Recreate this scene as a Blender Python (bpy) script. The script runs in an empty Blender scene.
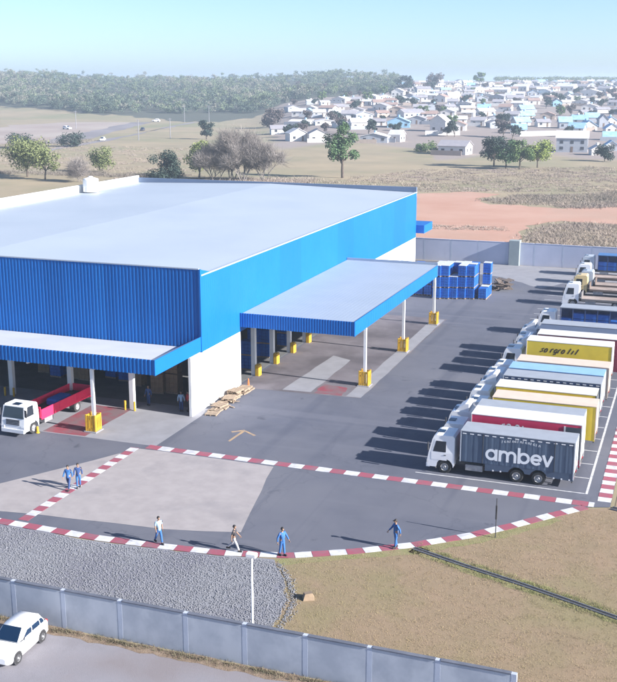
import bpy, math, random
import numpy as np
from mathutils import Vector, Matrix
R = math.radians
scene = bpy.context.scene
col = scene.collection
rng = random.Random(11)

# ------------------------------------------------------------------ camera, sky, sun, exposure
cam_d = bpy.data.cameras.new('camera'); cam = bpy.data.objects.new('camera', cam_d); col.objects.link(cam)
cam.location = (0, 0, 27)
cam.rotation_euler = (math.pi/2 - 0.2414, 0, 0.3508)
cam_d.sensor_fit = 'HORIZONTAL'; cam_d.sensor_width = 36; cam_d.lens = 36*1060/617
cam_d.clip_start = 1; cam_d.clip_end = 20000
scene.camera = cam

SUN_EL = R(24); SUN = Vector((0.9964*math.cos(SUN_EL), -0.085*math.cos(SUN_EL), math.sin(SUN_EL))).normalized()
w = bpy.data.worlds.new('World'); scene.world = w; w.use_nodes = True
nt = w.node_tree
sky = nt.nodes.new('ShaderNodeTexSky'); sky.sky_type = 'NISHITA'; sky.sun_disc = False
sky.sun_elevation = SUN_EL; sky.sun_rotation = math.atan2(SUN.x, SUN.y)
sky.air_density = 0.62; sky.dust_density = 0.75; sky.ozone_density = 3.0
bg = nt.nodes['Background']; bg.inputs[1].default_value = 0.082
nt.links.new(sky.outputs[0], bg.inputs[0])
sun_d = bpy.data.lights.new('sun', 'SUN'); sun_d.energy = 5.0; sun_d.angle = R(0.5); sun_d.color = (1, 0.965, 0.92)
sun = bpy.data.objects.new('sun', sun_d); col.objects.link(sun)
sun.rotation_euler = (-SUN).to_track_quat('-Z', 'Y').to_euler(); sun.location = (60, -10, 60)
scene.view_settings.view_transform = 'Standard'; scene.view_settings.look = 'None'
scene.view_settings.gamma = 1; scene.view_settings.exposure = 1.45

# ------------------------------------------------------------------ helpers
def lin(h):
    h = h.lstrip('#'); o = []
    for i in (0, 2, 4):
        c = int(h[i:i+2], 16)/255; o.append(c/12.92 if c <= .04045 else ((c+.055)/1.055)**2.4)
    return tuple(o)+(1,)
MATS = {}
def mat(name, c1, c2=None, scale=3.0, detail=6, rough=.8, bump=0., bscale=None, metal=0., pos=True, c3=None, scale3=.05, lo=.35, hi=.65, lo3=.42, hi3=.62, spec=.5, stretch=None):
    """procedural surface: two colours mixed by noise, a third by a larger noise, bump from a fine noise"""
    if name in MATS: return MATS[name]
    m = bpy.data.materials.new(name); m.use_nodes = True; t = m.node_tree; N = t.nodes; L = t.links
    b = N['Principled BSDF']; b.inputs['Roughness'].default_value = rough; b.inputs['Metallic'].default_value = metal
    b.inputs['Specular IOR Level'].default_value = spec
    def C(c): return c if len(c) == 4 else tuple(c)+(1,)
    if pos: co = N.new('ShaderNodeNewGeometry').outputs['Position']
    else: co = N.new('ShaderNodeTexCoord').outputs['Object']
    if stretch:
        mp = N.new('ShaderNodeMapping'); mp.inputs['Scale'].default_value = stretch; L.new(co, mp.inputs[0]); co2 = mp.outputs[0]
    else: co2 = co
    def noise(s, d=detail, c=co2):
        n = N.new('ShaderNodeTexNoise'); n.inputs['Scale'].default_value = s; n.inputs['Detail'].default_value = d
        n.inputs['Roughness'].default_value = .6; L.new(c, n.inputs['Vector']); return n.outputs['Fac']
    def ramp(f, a, z):
        r = N.new('ShaderNodeMapRange'); r.inputs[1].default_value = a; r.inputs[2].default_value = z; L.new(f, r.inputs[0]); return r.outputs[0]
    def mix(f, a, z):
        x = N.new('ShaderNodeMix'); x.data_type = 'RGBA'; L.new(f, x.inputs[0])
        for i, v in ((6, a), (7, z)):
            if isinstance(v, tuple): x.inputs[i].default_value = v
            else: L.new(v, x.inputs[i])
        return x.outputs[2]
    c = C(c1)
    if c2 is not None: c = mix(ramp(noise(scale), lo, hi), C(c1), C(c2))
    if c3 is not None: c = mix(ramp(noise(scale3, 4, co), lo3, hi3), c, C(c3))
    if isinstance(c, tuple): b.inputs['Base Color'].default_value = c
    else: L.new(c, b.inputs['Base Color'])
    if bump:
        bn = N.new('ShaderNodeBump'); bn.inputs['Strength'].default_value = bump; bn.inputs['Distance'].default_value = .05
        L.new(noise(bscale or scale*4, 4), bn.inputs['Height']); L.new(bn.outputs[0], b.inputs['Normal'])
    MATS[name] = m; return m

def tag(o, label=None, cat=None, group=None, kind=None):
    if label: o['label'] = label
    if cat: o['category'] = cat
    if group: o['group'] = group
    if kind: o['kind'] = kind
    return o
def empty(name, loc=(0, 0, 0), rz=0):
    o = bpy.data.objects.new(name, None); o.location = loc; o.rotation_euler = (0, 0, rz); o.empty_display_size = .5
    col.objects.link(o); return o
def thing(name, label, cat, loc=(0, 0, 0), rz=0, group=None):
    return tag(empty(name, loc, rz), label, cat, group)
def inst(name, me, parent=None, loc=(0, 0, 0), rz=0, mats=None):
    o = bpy.data.objects.new(name, me); o.location = loc; o.rotation_euler = (0, 0, rz)
    if parent: o.parent = parent
    col.objects.link(o); return o
def copy_tree(o, parent=None):
    c = o.copy(); col.objects.link(c); c.parent = parent
    for ch in list(o.children): copy_tree(ch, c)
    return c

class MB:
    def __init__(s): s.v = []; s.f = []; s.m = []
    def add(s, vs, fs, mi=0):
        n = len(s.v); s.v += [tuple(p) for p in vs]
        for f in fs: s.f.append(tuple(i+n for i in f)); s.m.append(mi)
        return s
    def box(s, x0, y0, z0, x1, y1, z1, mi=0):
        return s.add([(x0,y0,z0),(x1,y0,z0),(x1,y1,z0),(x0,y1,z0),(x0,y0,z1),(x1,y0,z1),(x1,y1,z1),(x0,y1,z1)],
              [(0,3,2,1),(4,5,6,7),(0,1,5,4),(1,2,6,5),(2,3,7,6),(3,0,4,7)], mi)
    def cbox(s, x0, y0, z0, x1, y1, z1, c=.04, mi=0):
        """box with chamfered vertical and top edges"""
        pts = [(x0+c,y0),(x1-c,y0),(x1,y0+c),(x1,y1-c),(x1-c,y1),(x0+c,y1),(x0,y1-c),(x0,y0+c)]
        v = [(x,y,z0) for x,y in pts]+[(x,y,z1-c) for x,y in pts]
        cx, cy = (x0+x1)/2, (y0+y1)/2
        v += [(x+(c if x < cx else -c)*.7, y+(c if y < cy else -c)*.7, z1) for x,y in pts]
        f = [tuple(range(7,-1,-1)), tuple(range(16,24))]
        for k in (0, 8):
            for i in range(8): j = (i+1) % 8; f.append((k+i, k+j, k+8+j, k+8+i))
        return s.add(v, f, mi)
    def prism(s, pts, a, b, axis='y', mi=0):
        """2D outline (counter-clockwise) extruded a..b; axis y: (x,z) outline, x: (y,z), z: (x,y)"""
        P = {'y': lambda p, t: (p[0], t, p[1]), 'x': lambda p, t: (t, p[0], p[1]), 'z': lambda p, t: (p[0], p[1], t)}[axis]
        n = len(pts); v = [P(p, a) for p in pts]+[P(p, b) for p in pts]
        f = [tuple(range(n-1, -1, -1)), tuple(range(n, 2*n))]+[(i, (i+1) % n, n+(i+1) % n, n+i) for i in range(n)]
        return s.add(v, f, mi)
    def cyl(s, p0, p1, r0, r1=None, n=8, mi=0, caps=True):
        r1 = r0 if r1 is None else r1; p0 = Vector(p0); p1 = Vector(p1); d = (p1-p0).normalized()
        a = d.orthogonal().normalized(); b = d.cross(a); v = []
        for p, r in ((p0, r0), (p1, r1)):
            for i in range(n):
                t = 2*math.pi*i/n; v.append(p+(a*math.cos(t)+b*math.sin(t))*r)
        f = [(i, (i+1) % n, n+(i+1) % n, n+i) for i in range(n)]
        if caps: f += [tuple(range(n-1, -1, -1)), tuple(range(n, 2*n))]
        return s.add(v, f, mi)
    def tube(s, pts, radii, n=6, mi=0):
        for i in range(len(pts)-1): s.cyl(pts[i], pts[i+1], radii[i], radii[i+1], n, mi)
        return s
    def lathe(s, prof, axis=(0, 0, 0), n=16, mi=0, ydir=False):
        v = []
        for r, h in prof:
            for i in range(n):
                t = 2*math.pi*i/n; c, q = r*math.cos(t), r*math.sin(t)
                v.append((axis[0]+c, axis[1]+h, axis[2]+q) if ydir else (axis[0]+c, axis[1]+q, axis[2]+h))
        f = []
        for k in range(len(prof)-1):
            for i in range(n):
                j = (i+1) % n; f.append((k*n+i, k*n+j, k*n+n+j, k*n+n+i))
        return s.add(v, f, mi)
    def mesh(s, name, mats):
        me = bpy.data.meshes.new(name); me.from_pydata(s.v, [], s.f)
        for m in (mats if isinstance(mats, (list, tuple)) else [mats]): me.materials.append(m)
        if any(s.m): me.polygons.foreach_set('material_index', s.m)
        me.validate(); me.update(); return me
    def build(s, name, mats, parent=None, loc=(0, 0, 0), rz=0):
        return inst(name, s.mesh(name, mats), parent, loc, rz)
def fast_mesh(name, V, F, mats, midx=None):
    """numpy quads/tris to a mesh"""
    me = bpy.data.meshes.new(name); k = F.shape[1]
    me.vertices.add(len(V)); me.vertices.foreach_set('co', np.asarray(V, np.float32).ravel())
    me.loops.add(F.size); me.loops.foreach_set('vertex_index', F.astype(np.int32).ravel())
    me.polygons.add(len(F)); me.polygons.foreach_set('loop_start', np.arange(0, F.size, k, dtype=np.int32))
    for m in (mats if isinstance(mats, (list, tuple)) else [mats]): me.materials.append(m)
    if midx is not None: me.polygons.foreach_set('material_index', np.asarray(midx, np.int32))
    me.update(calc_edges=True); me.validate(); return me
def struct(name, me_or_mb, mats=None, label=None):
    o = me_or_mb.build(name, mats) if isinstance(me_or_mb, MB) else inst(name, me_or_mb)
    o['kind'] = 'structure'
    if label: o['label'] = label
    return o
def sheet(name, pts, z, m):
    b = MB(); n = len(pts); b.add([(x, y, z) for x, y in pts], [tuple(range(n))]); return struct(name, b, m)

# ------------------------------------------------------------------ materials
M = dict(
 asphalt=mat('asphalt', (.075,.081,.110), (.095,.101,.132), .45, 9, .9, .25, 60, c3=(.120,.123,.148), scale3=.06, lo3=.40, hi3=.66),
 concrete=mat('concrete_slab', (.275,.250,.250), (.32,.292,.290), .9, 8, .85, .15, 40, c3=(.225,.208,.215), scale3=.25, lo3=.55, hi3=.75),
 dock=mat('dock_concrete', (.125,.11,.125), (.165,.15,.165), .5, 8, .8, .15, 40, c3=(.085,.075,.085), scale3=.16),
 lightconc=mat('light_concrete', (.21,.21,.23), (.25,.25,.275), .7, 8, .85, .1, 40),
 redpaint=mat('red_floor_paint', (.24,.04,.06), (.17,.05,.065), 1.5, 8, .75, .1, 30, c3=(.15,.10,.11), scale3=.6),
 stripe_red=mat('red_road_paint', (.31,.065,.10), (.245,.08,.105), 2.5, 8, .7, c3=(.20,.125,.145), scale3=.8, lo3=.5, hi3=.75),
 stripe_white=mat('white_road_paint', (.58,.58,.60), (.46,.46,.48), 2.5, 8, .7, c3=(.30,.30,.33), scale3=.9, lo3=.52, hi3=.8),
 line=mat('white_line_paint', (.60,.60,.60), (.36,.36,.37), 2.2, 8, .75),
 arrow=mat('faded_arrow_paint', (.42,.27,.13), (.24,.19,.15), 2.5, 8, .8),
 gravel=mat('gravel_bed', (.15,.154,.175), (.245,.248,.27), 12, 9, .95, 0, 70, c3=(.15,.15,.18), scale3=.2),
 lawn=mat('dry_lawn', (.245,.175,.112), (.212,.158,.096), .5, 9, 1, .3, 14, c3=(.20,.168,.085), scale3=.13, lo3=.48, hi3=.70),
 lawn_green=mat('greener_lawn', (.19,.19,.075), (.23,.19,.10), .8, 8, 1, .6, 14),
 road=mat('service_road', (.205,.195,.215), (.24,.23,.255), .8, 8, .95, .3, 30, c3=(.195,.175,.185), scale3=.2),
 dirt=mat('dry_verge', (.15,.105,.07), (.24,.18,.13), 2.5, 8, 1, .8, 10),
 wall=mat('grey_blue_wall_render', (.39,.42,.48), (.44,.47,.525), .8, 9, .9, .04, 20, c3=(.33,.36,.42), scale3=.6, stretch=(1,1,.35)),
 wallpost=mat('wall_post_concrete', (.42,.46,.55), (.37,.41,.50), 1.2, 8, .9, .1, 20),
 coping=mat('wall_coping', (.085,.095,.125), (.12,.13,.165), 1.5, 8, .9),
 farwall=mat('far_wall_concrete', (.50,.52,.62), (.44,.46,.56), .4, 8, .9, c3=(.40,.43,.53), scale3=.12),
 blue=mat('blue_steel_cladding', (.004,.115,.40), (.005,.123,.415), .35, 6, .5, pos=True, spec=.22),
 blue_dk=mat('blue_canopy_steel', (.004,.115,.40), (.005,.122,.415), .35, 6, .5, spec=.22),
 roof=mat('light_metal_roof', (.345,.395,.465), (.325,.375,.445), .12, 6, .55, c3=(.36,.41,.475), scale3=.05),
 roof2=mat('canopy_metal_roof', (.31,.36,.435), (.285,.335,.41), .3, 6, .5),
 white=mat('white_painted_wall', (.78,.78,.77), (.70,.70,.69), .6, 8, .8),
 whitemetal=mat('white_painted_steel', (.75,.75,.75), (.68,.68,.69), 1.5, 6, .5),
 yellow=mat('yellow_guard_paint', (.62,.37,.02), (.50,.29,.03), 3, 8, .6),
 black=mat('black_rubber', (.018,.018,.02), (.03,.03,.032), 6, 4, .85),
 dark=mat('dark_steel', (.03,.03,.035), (.05,.05,.055), 3, 4, .6),
 chassis=mat('chassis_grey', (.06,.06,.065), (.09,.085,.08), 3, 4, .7),
 rim=mat('wheel_rim', (.42,.42,.43), (.30,.30,.31), 6, 4, .45, metal=.4),
 glass=mat('dark_glass', (.015,.02,.03), None, rough=.08, spec=.8),
 carglass=mat('car_glass', (.006,.022,.055), None, rough=.07, spec=.8),
 cab_white=mat('cab_white_paint', (.84,.84,.85), (.78,.78,.79), 1.5, 6, .3),
 cab_cream=mat('cab_cream_paint', (.66,.50,.24), (.60,.45,.22), 1.5, 6, .35),
 cab_silver=mat('cab_silver_paint', (.45,.49,.54), (.42,.46,.51), 1.5, 6, .35),
 lamp=mat('headlamp_glass', (.75,.76,.78), None, rough=.1),
 tail=mat('tail_lamp_red', (.45,.02,.02), None, rough=.2),
 amber=mat('amber_lamp', (.7,.25,.02), None, rough=.2),
 wood=mat('weathered_pallet_wood', (.33,.25,.18), (.24,.18,.13), 4, 8, .9),
 planks=mat('truck_bed_planks', (.30,.235,.205), (.22,.17,.15), 1.2, 8, .9, c3=(.35,.29,.26), scale3=.5),
 crate=mat('blue_plastic_crate', (.012,.12,.46), (.01,.09,.36), 1.5, 4, .55),
 carton=mat('brown_carton', (.30,.20,.12), (.24,.16,.10), 2, 6, .9),
 floor=mat('warehouse_floor', (.12,.12,.12), (.15,.15,.15), .6, 6, .7),
 bark=mat('tree_bark', (.13,.10,.08), (.08,.065,.05), 3, 6, .95),
 twig=mat('bare_twig', (.25,.225,.21), (.20,.175,.165), 2, 6, .95),
)
def leafmat(name, a, b, s=.9):
    m = mat(name, a, b, s, 6, .75, lo=.38, hi=.62, spec=.25); return m
M['leaf_green'] = leafmat('leaf_mid_green', (.075,.13,.045), (.13,.18,.065))
M['leaf_dark'] = leafmat('leaf_dark_green', (.022,.04,.035), (.045,.065,.05))
M['leaf_lime'] = leafmat('leaf_yellow_green', (.17,.225,.05), (.23,.27,.075))
M['leaf_olive'] = leafmat('leaf_olive', (.13,.16,.065), (.18,.195,.085))
M['leaf_tree'] = leafmat('leaf_fresh_green', (.06,.115,.05), (.10,.165,.07))
M['leaf_forest'] = mat('leaf_forest_green', (.115,.155,.085), (.165,.20,.115), .09, 6, .85)
M['leaf_forest_dark'] = mat('leaf_forest_dark', (.065,.095,.07), (.10,.13,.09), .09, 6, .85)
M['leaf_forest_grey'] = mat('leaf_forest_grey', (.175,.175,.135), (.21,.205,.16), .09, 6, .85)
M['leaf_purple'] = leafmat('leaf_grey_purple', (.085,.07,.07), (.12,.095,.09))
M['scrub'] = mat('scrub_straw', (.34,.275,.225), (.27,.23,.18), .12, 6, .95, c3=(.29,.235,.21), scale3=.03)
M['scrub_dark'] = mat('scrub_dark', (.17,.15,.125), (.23,.195,.165), .2, 6, .95)

def weather(m, seed=0.0):
    """asphalt wear: sparse cracks, oil spots and long faint tyre streaks along the lanes"""
    t = m.node_tree; N = t.nodes; L = t.links; b = N['Principled BSDF']; src = b.inputs['Base Color'].links[0].from_socket
    pos = N.new('ShaderNodeNewGeometry').outputs['Position']
    def noise(sc, det, stretch=None, dist=0):
        v = pos
        if stretch: mp = N.new('ShaderNodeMapping'); mp.inputs['Scale'].default_value = stretch; L.new(pos, mp.inputs[0]); v = mp.outputs[0]
        n = N.new('ShaderNodeTexNoise'); n.inputs['Scale'].default_value = sc; n.inputs['Detail'].default_value = det; n.inputs['Distortion'].default_value = dist; L.new(v, n.inputs['Vector']); return n.outputs['Fac']
    def rng_(f, a, z, to=1.0):
        r = N.new('ShaderNodeMapRange'); r.inputs[1].default_value = a; r.inputs[2].default_value = z; r.inputs[4].default_value = to; L.new(f, r.inputs[0]); return r.outputs[0]
    def over(f, src, c):
        x = N.new('ShaderNodeMix'); x.data_type = 'RGBA'; L.new(f, x.inputs[0]); L.new(src, x.inputs[6]); x.inputs[7].default_value = c+(1,); return x.outputs[2]
    c = over(rng_(noise(.5, 3, (1, .035, 1)), .56, .68, .5), src, (.055,.062,.092))      # streaks along the trucks' lane
    c = over(rng_(noise(.4, 3, (.05, 1, 1)), .60, .70, .4), c, (.135,.138,.168))          # paler worn lanes across
    c = over(rng_(noise(.55, 6, None, .6), .66, .74, .75), c, (.045,.05,.07))             # oil spots
    vo = N.new('ShaderNodeTexVoronoi'); vo.feature = 'DISTANCE_TO_EDGE'; vo.inputs['Scale'].default_value = .11
    wn = N.new('ShaderNodeTexNoise'); wn.inputs['Scale'].default_value = .5; wn.inputs['Detail'].default_value = 6; L.new(pos, wn.inputs['Vector'])
    va = N.new('ShaderNodeVectorMath'); va.operation = 'MULTIPLY_ADD'; L.new(wn.outputs['Color'], va.inputs[0]); va.inputs[1].default_value = (3, 3, 0); L.new(pos, va.inputs[2]); L.new(va.outputs[0], vo.inputs['Vector'])
    c = over(rng_(vo.outputs['Distance'], .007, .0, .25), c, (.035,.04,.055))
    L.new(c, b.inputs['Base Color'])
weather(M['asphalt'])
HOUSES = [(-199,503.1,9.2,4.1,"wg"),(-171.9,456.7,8.3,5.5,"ww"),(-161.8,455.1,8.2,5.5,"wg"),(-211.9,564.5,12.5,2.8,"ww"),(-193.7,556.2,11.1,2.8,"ww"),(-176,539,10.7,3.2,"wg"),(-246.5,653,7.9,4.6,"ww"),(-233.4,637.6,7.7,4.5,"wb"),(-220.2,621.1,7.5,4.4,"ww"),(-206.8,612,8.5,4.9,"ww"),(-197,606.8,8.4,4.8,"wg"),(-278.7,770.1,7.7,3.1,"ww"),(-260.2,747,6.7,3,"ww"),(-259.8,775.6,10.8,4.6,"ww"),(-136.9,458,12.2,4.1,"gw"),(-129.9,467.3,5.5,5,"ww"),(-150.8,549.7,11.8,5.4,"bb"),(-125.2,530.4,8.2,8.2,"ww"),(-167.7,535.3,8.5,5.3,"ww"),(-163.1,630.2,13.4,4.9,"wg"),(-235.4,853.1,10,8.3,"ww"),(-201.1,770.2,10.5,6,"wb"),(-242.8,972.1,13.2,5.6,"wg"),(-207,654,9.1,3.9,"wg"),(-219.4,747.5,8.8,4.4,"wt"),(-250.1,829.1,8.2,4.1,"ww"),(-182.9,632.1,7.4,3.7,"wt"),(-117.3,540.4,8.3,4.7,"wt"),(-149,656.3,8.8,3.8,"ww"),(-135.4,651.1,7.4,3.7,"ww"),(-125.9,665.2,10.1,4.4,"ww"),(-87.5,394.4,10.6,4.9,"wg"),(-196,991.8,15.1,5.7,"ww"),(-175.2,978.4,14.8,5.5,"ww"),(-154.7,852.1,12.9,4.8,"gg"),(-192.7,819.7,9.5,5.5,"wt"),(-185.2,838.8,9.6,6.4,"ww"),(-169.3,1052.5,13.8,5.9,"ww"),(-135.6,827,12.4,5.4,"wg"),(-85.3,533.2,7.5,4.5,"wb"),(-91.7,588.9,8.3,4.4,"wb"),(-98.5,646.5,8.5,4.2,"wb"),(-114.7,578.7,7.7,4.4,"wg"),(-102.6,568.8,7.5,3.8,"gg"),(-123.4,710.4,8,4.7,"wt"),(-59.7,549.8,7.6,4.6,"wb"),(-54.6,566.4,7.8,4.7,"wb"),(-65,615.6,8.5,4.5,"wb"),(-59.9,635.2,7.6,4.7,"wb"),(-67.7,575,6.4,5.8,"gb"),(-47.1,423.4,11.7,7.8,"gw"),(-49.8,589.9,4.8,6.5,"gg"),(-33.6,441.7,5.6,3.6,"wb"),(-39.5,508.5,6.5,3.7,"wb"),(-42.6,557.4,6.6,4.1,"wb"),(-47.7,614.1,6.7,3.9,"wb"),(-36,409.4,4.5,3.4,"ww"),(-98.8,783.8,6.5,5.1,"bg"),(-92.8,786.5,5.8,4.4,"ww"),(-118,804.4,8.3,4.5,"wt"),(-129,1069.3,17.8,5.9,"ww"),(-93.5,950.4,15.7,6.1,"ww"),(-89.8,1038.1,11.4,5.7,"wg"),(-131.9,954.9,10.7,5.3,"wg"),(-86.2,642.2,8.4,4.2,"tt"),(-291.2,1163.1,10.8,4.6,"tw"),(-217.7,1050.7,7.9,3.6,"wg"),(-99.3,1109.6,10.4,4.7,"tg"),(-218.9,1177.8,9.7,4.2,"wg"),(-219.5,775.5,10.5,4.2,"wt"),(-257.5,1059.1,8,4,"wg"),(-134.1,1051.5,7.1,4.1,"wt"),(-69.4,1003.6,7.6,4,"wt"),(-260.3,982.1,9.9,3.8,"gg"),(-276.2,1010.9,7.5,4,"wg"),(-71.9,737.5,10.7,4.4,"ww"),(-193.5,1127.5,10.5,4.7,"gw"),(-76.5,966,8.2,3.3,"wt"),(-149.1,1131.2,8.4,3.8,"wt"),(-228.6,684.9,6.7,4,"wg"),(-112.5,1255,9.3,5,"ww"),(-116.3,1105.9,10.7,4.8,"wg"),(-202.5,689.9,10.5,4.8,"wg"),(-123.1,1255,7.4,5,"gw"),(-224.5,885,10.1,3.6,"ww"),(-104.3,1256.7,7.5,4.4,"tt"),(-93.4,872,9.3,3.5,"ww"),(-147.1,1267.5,10.5,3.5,"gt"),(-123.4,947,8.1,3.7,"wg"),(-127.5,1235.4,7.7,3.8,"tt"),(-80.1,838.2,9.7,3.3,"ww"),(-50.2,705.2,9.3,4.3,"gg"),(-126.6,587.5,8.4,4.2,"ww"),(-194.5,1032.8,11,3.8,"ww"),(-160.4,761.3,9.9,3.4,"ww"),(-214.3,1113.6,8.9,4.3,"ww"),(-245,1086.7,10.6,3.7,"tg"),(-66.7,869.4,8,4,"gw"),(-105.2,1071.8,8.8,4.2,"tg"),(-259.9,1206.3,8.8,4.9,"gg"),(-165.7,561,8.7,3.4,"wg"),(-131.4,1153.5,8.9,3.4,"ww"),(-150.1,926.9,10.4,3.8,"ww"),(-148.4,578.3,10.1,4.5,"gg"),(-106,634.2,7.9,4.7,"gg"),(-92.5,1218.5,7,3.9,"wg"),(-201.3,1224.6,8.3,4.3,"wg"),(-183.4,1246.6,7,4.1,"wg"),(-219.3,1018.7,6.8,3.7,"ww"),(-241.6,1226.4,7.7,3.5,"gw"),(-168.5,1113.3,6.9,4.6,"wg"),(-229.4,951.8,8.4,3.3,"ww"),(-195.5,1086.6,8.2,3.9,"gw"),(-61.3,721.4,8.8,3.3,"wg"),(-81.8,1166.1,9.5,3.9,"wt"),(-181.7,966.1,6.9,3.4,"wt"),(-140.8,781.4,7.2,4.2,"wg"),(-139.8,947.7,10.7,4.7,"gb"),(-197.6,955.8,9,3.9,"tg"),(-101.8,864,7,4.3,"ww"),(-267.8,1181,10.6,3.7,"wg"),(-249.8,685.9,7,3.5,"ww"),(-63.2,808.5,7.3,3.8,"wg"),(-145.7,702,9.2,3.7,"tw"),(-109.2,1011.1,10.2,3.8,"tg"),(-212.1,1242,9.2,3.7,"wg"),(-156.2,1202.9,7.2,3.4,"wg"),(-314.3,1196.4,10.1,4.3,"wg"),(-139.4,582.6,9.6,3.8,"wt"),(-261.3,1123,10,4.6,"wg"),(-182.1,873.2,9.5,4.1,"wg"),(-289.3,1096.5,7.9,4.5,"gt"),(-140.1,1149.5,10.5,4.3,"ww"),(-171.8,1176.5,7.9,4.1,"gw"),(-251.7,786.7,10.7,4,"wg"),(-185.4,1207.9,7,4.5,"ww"),(-112.1,1168.6,8.8,4.5,"gg"),(-180.3,908.3,10.5,3.7,"gw"),(-176.6,697,8.9,4.3,"gg"),(-153,1103.4,7.3,3.7,"wg"),(-79.8,582.6,6.9,3.9,"wg"),(-159.9,714.3,6.7,3.6,"wg"),(-214.7,789.3,9.9,4.8,"ww"),(-230.8,1008.9,9,3.4,"tb"),(-262,1032.3,7.9,3.8,"wg"),(-258.6,944.2,9.9,3.5,"gt"),(-183.2,662.1,10.2,4.5,"tt"),(-206.6,950.8,7.7,3.8,"ww"),(-181,1116.4,8.2,4.4,"wt"),(-92.3,1294.7,9.8,4.7,"tt"),(-139.7,723.6,8.3,3.7,"tb"),(-76.8,1065.2,7.7,4,"ww"),(-231.3,754.3,7.6,4.1,"ww"),(-240.8,837,10.4,3.9,"ww"),(-210.6,904.8,9.9,4.1,"gg"),(-126.3,859.8,7.5,4.1,"ww"),(-283.7,1170.1,7.5,3.6,"wg"),(-88.6,1105.5,10,4.4,"gg"),(-102.2,933.4,8,3.8,"wt"),(-98.2,1179.9,6.8,4,"ww"),(-262.4,1188.4,7,3.8,"gg"),(-292.7,1073.8,7.9,3.4,"wg"),(-161.5,830.4,8.5,4.5,"gw"),(-274.2,718.5,8.5,3.9,"gg"),(-153.9,1241.5,7.1,4.6,"ww"),(-154.9,633.3,8.9,3.7,"wt"),(-242.4,920.6,8.5,3.8,"ww"),(-209.9,1054.3,9.9,4,"gg"),(-107.8,707.8,9,4.5,"gb"),(-310.2,1135.4,10.7,3.4,"wb"),(-153,896,7,4.1,"ww"),(-232.1,666.8,9.6,4.1,"gt"),(-169.2,891.1,9.3,3.7,"ww"),(-110.1,939.6,7.2,3.9,"wb"),(-244,1119.7,8.2,4.6,"wg"),(-172.3,715.6,9.5,4,"gg"),(-305.5,1187.3,8.3,3.8,"wg"),(-210.8,864.7,8.9,4.3,"ww"),(-114.3,865.5,10.7,4,"wt"),(-154,1040.7,9.3,4.9,"tg"),(-225.7,1139.9,10.6,4.2,"gw"),(-171.3,1021.7,10.1,4.7,"wt"),(-55.6,810.1,7.4,4,"wg"),(-171.8,772.1,7.6,4.6,"gg"),(-219.2,1229.6,9.5,3.3,"ww"),(-228.6,1110.7,8,4.6,"tb"),(-165.8,1218.8,7.4,4.8,"gw"),(-233.6,731.6,10.8,3.5,"tt"),(-203.3,720.9,7.8,3.9,"wt"),(-223.5,846,9.8,4.6,"gg"),(-169.9,813.4,7.9,4.5,"gt"),(-65.7,937.7,6.7,3.8,"tg"),(-83.1,920.3,10.2,3.4,"ww"),(-247.8,1051.2,8.2,3.4,"gw"),(-245.6,1178.7,10,4.9,"ww"),(-189.9,1193,7.5,4.7,"ww"),(-80.8,1026.8,7.2,4,"tw"),(-287.5,1118.6,7.3,4.2,"wt"),(-209.2,825.9,10.8,4.3,"wg"),(-124.4,770,10.2,4,"ww"),(-206.1,1149.7,9.5,4.4,"wt"),(-187.1,606.8,10.5,4.3,"gw"),(-139.5,1264.3,10.8,3.6,"gw"),(-84.9,798.5,10.9,4.3,"wg"),(-142.6,1016,9.5,4.9,"gw"),(-189.8,767.9,7.4,3.5,"gw"),(-100.5,1290.1,9.1,4.2,"gb"),(-66.9,682.7,7.5,3.3,"tg"),(-177,1257.6,8.9,4.3,"gb"),(-283.9,1210.1,8.1,4.7,"ww"),(-110.9,612,7.8,3.5,"gg"),(-225.6,1177.6,8.1,4.2,"wg")]
HAZE = 0.00035

# ------------------------------------------------------------------ terrain
U0, U1 = math.sin(-.3508), math.cos(-.3508)
def sst(x, a, b):
    t = np.clip((x-a)/(b-a), 0, 1); return t*t*(3-2*t)
def hz(x, y):
    x = np.asarray(x, float); y = np.asarray(y, float)
    s = x*U0+y*U1; t = x*U1-y*U0; ss = np.maximum(s, 1.)
    wgt = sst(t/ss, -.06, .02); crest = (5*np.exp(-((t/ss+.27)/.06)**2)-3*np.exp(-((t/ss+.12)/.05)**2)+6*np.exp(-((t/ss-.03)/.03)**2))*sst(s, 1000, 1400)
    zt = 25*np.clip((s-480)/820, 0, 1); zf = 23*sst(s, 700, 1300)+4*sst(s, 1300, 1600)
    return np.where(s < 300, 0, (wgt*zt+(1-wgt)*zf+crest)*(1-sst(s, 1900, 3400)))
def st2xy(s, a):                       # distance along the view axis, lateral slope -> world
    t = s*a; return s*U0+t*U1, s*U1-t*U0
M['ground'] = mat('dry_field', (.31,.245,.155), (.235,.195,.125), .05, 9, 1, .5, .6, c3=(.19,.185,.10), scale3=.014, lo3=.46, hi3=.66)
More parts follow.
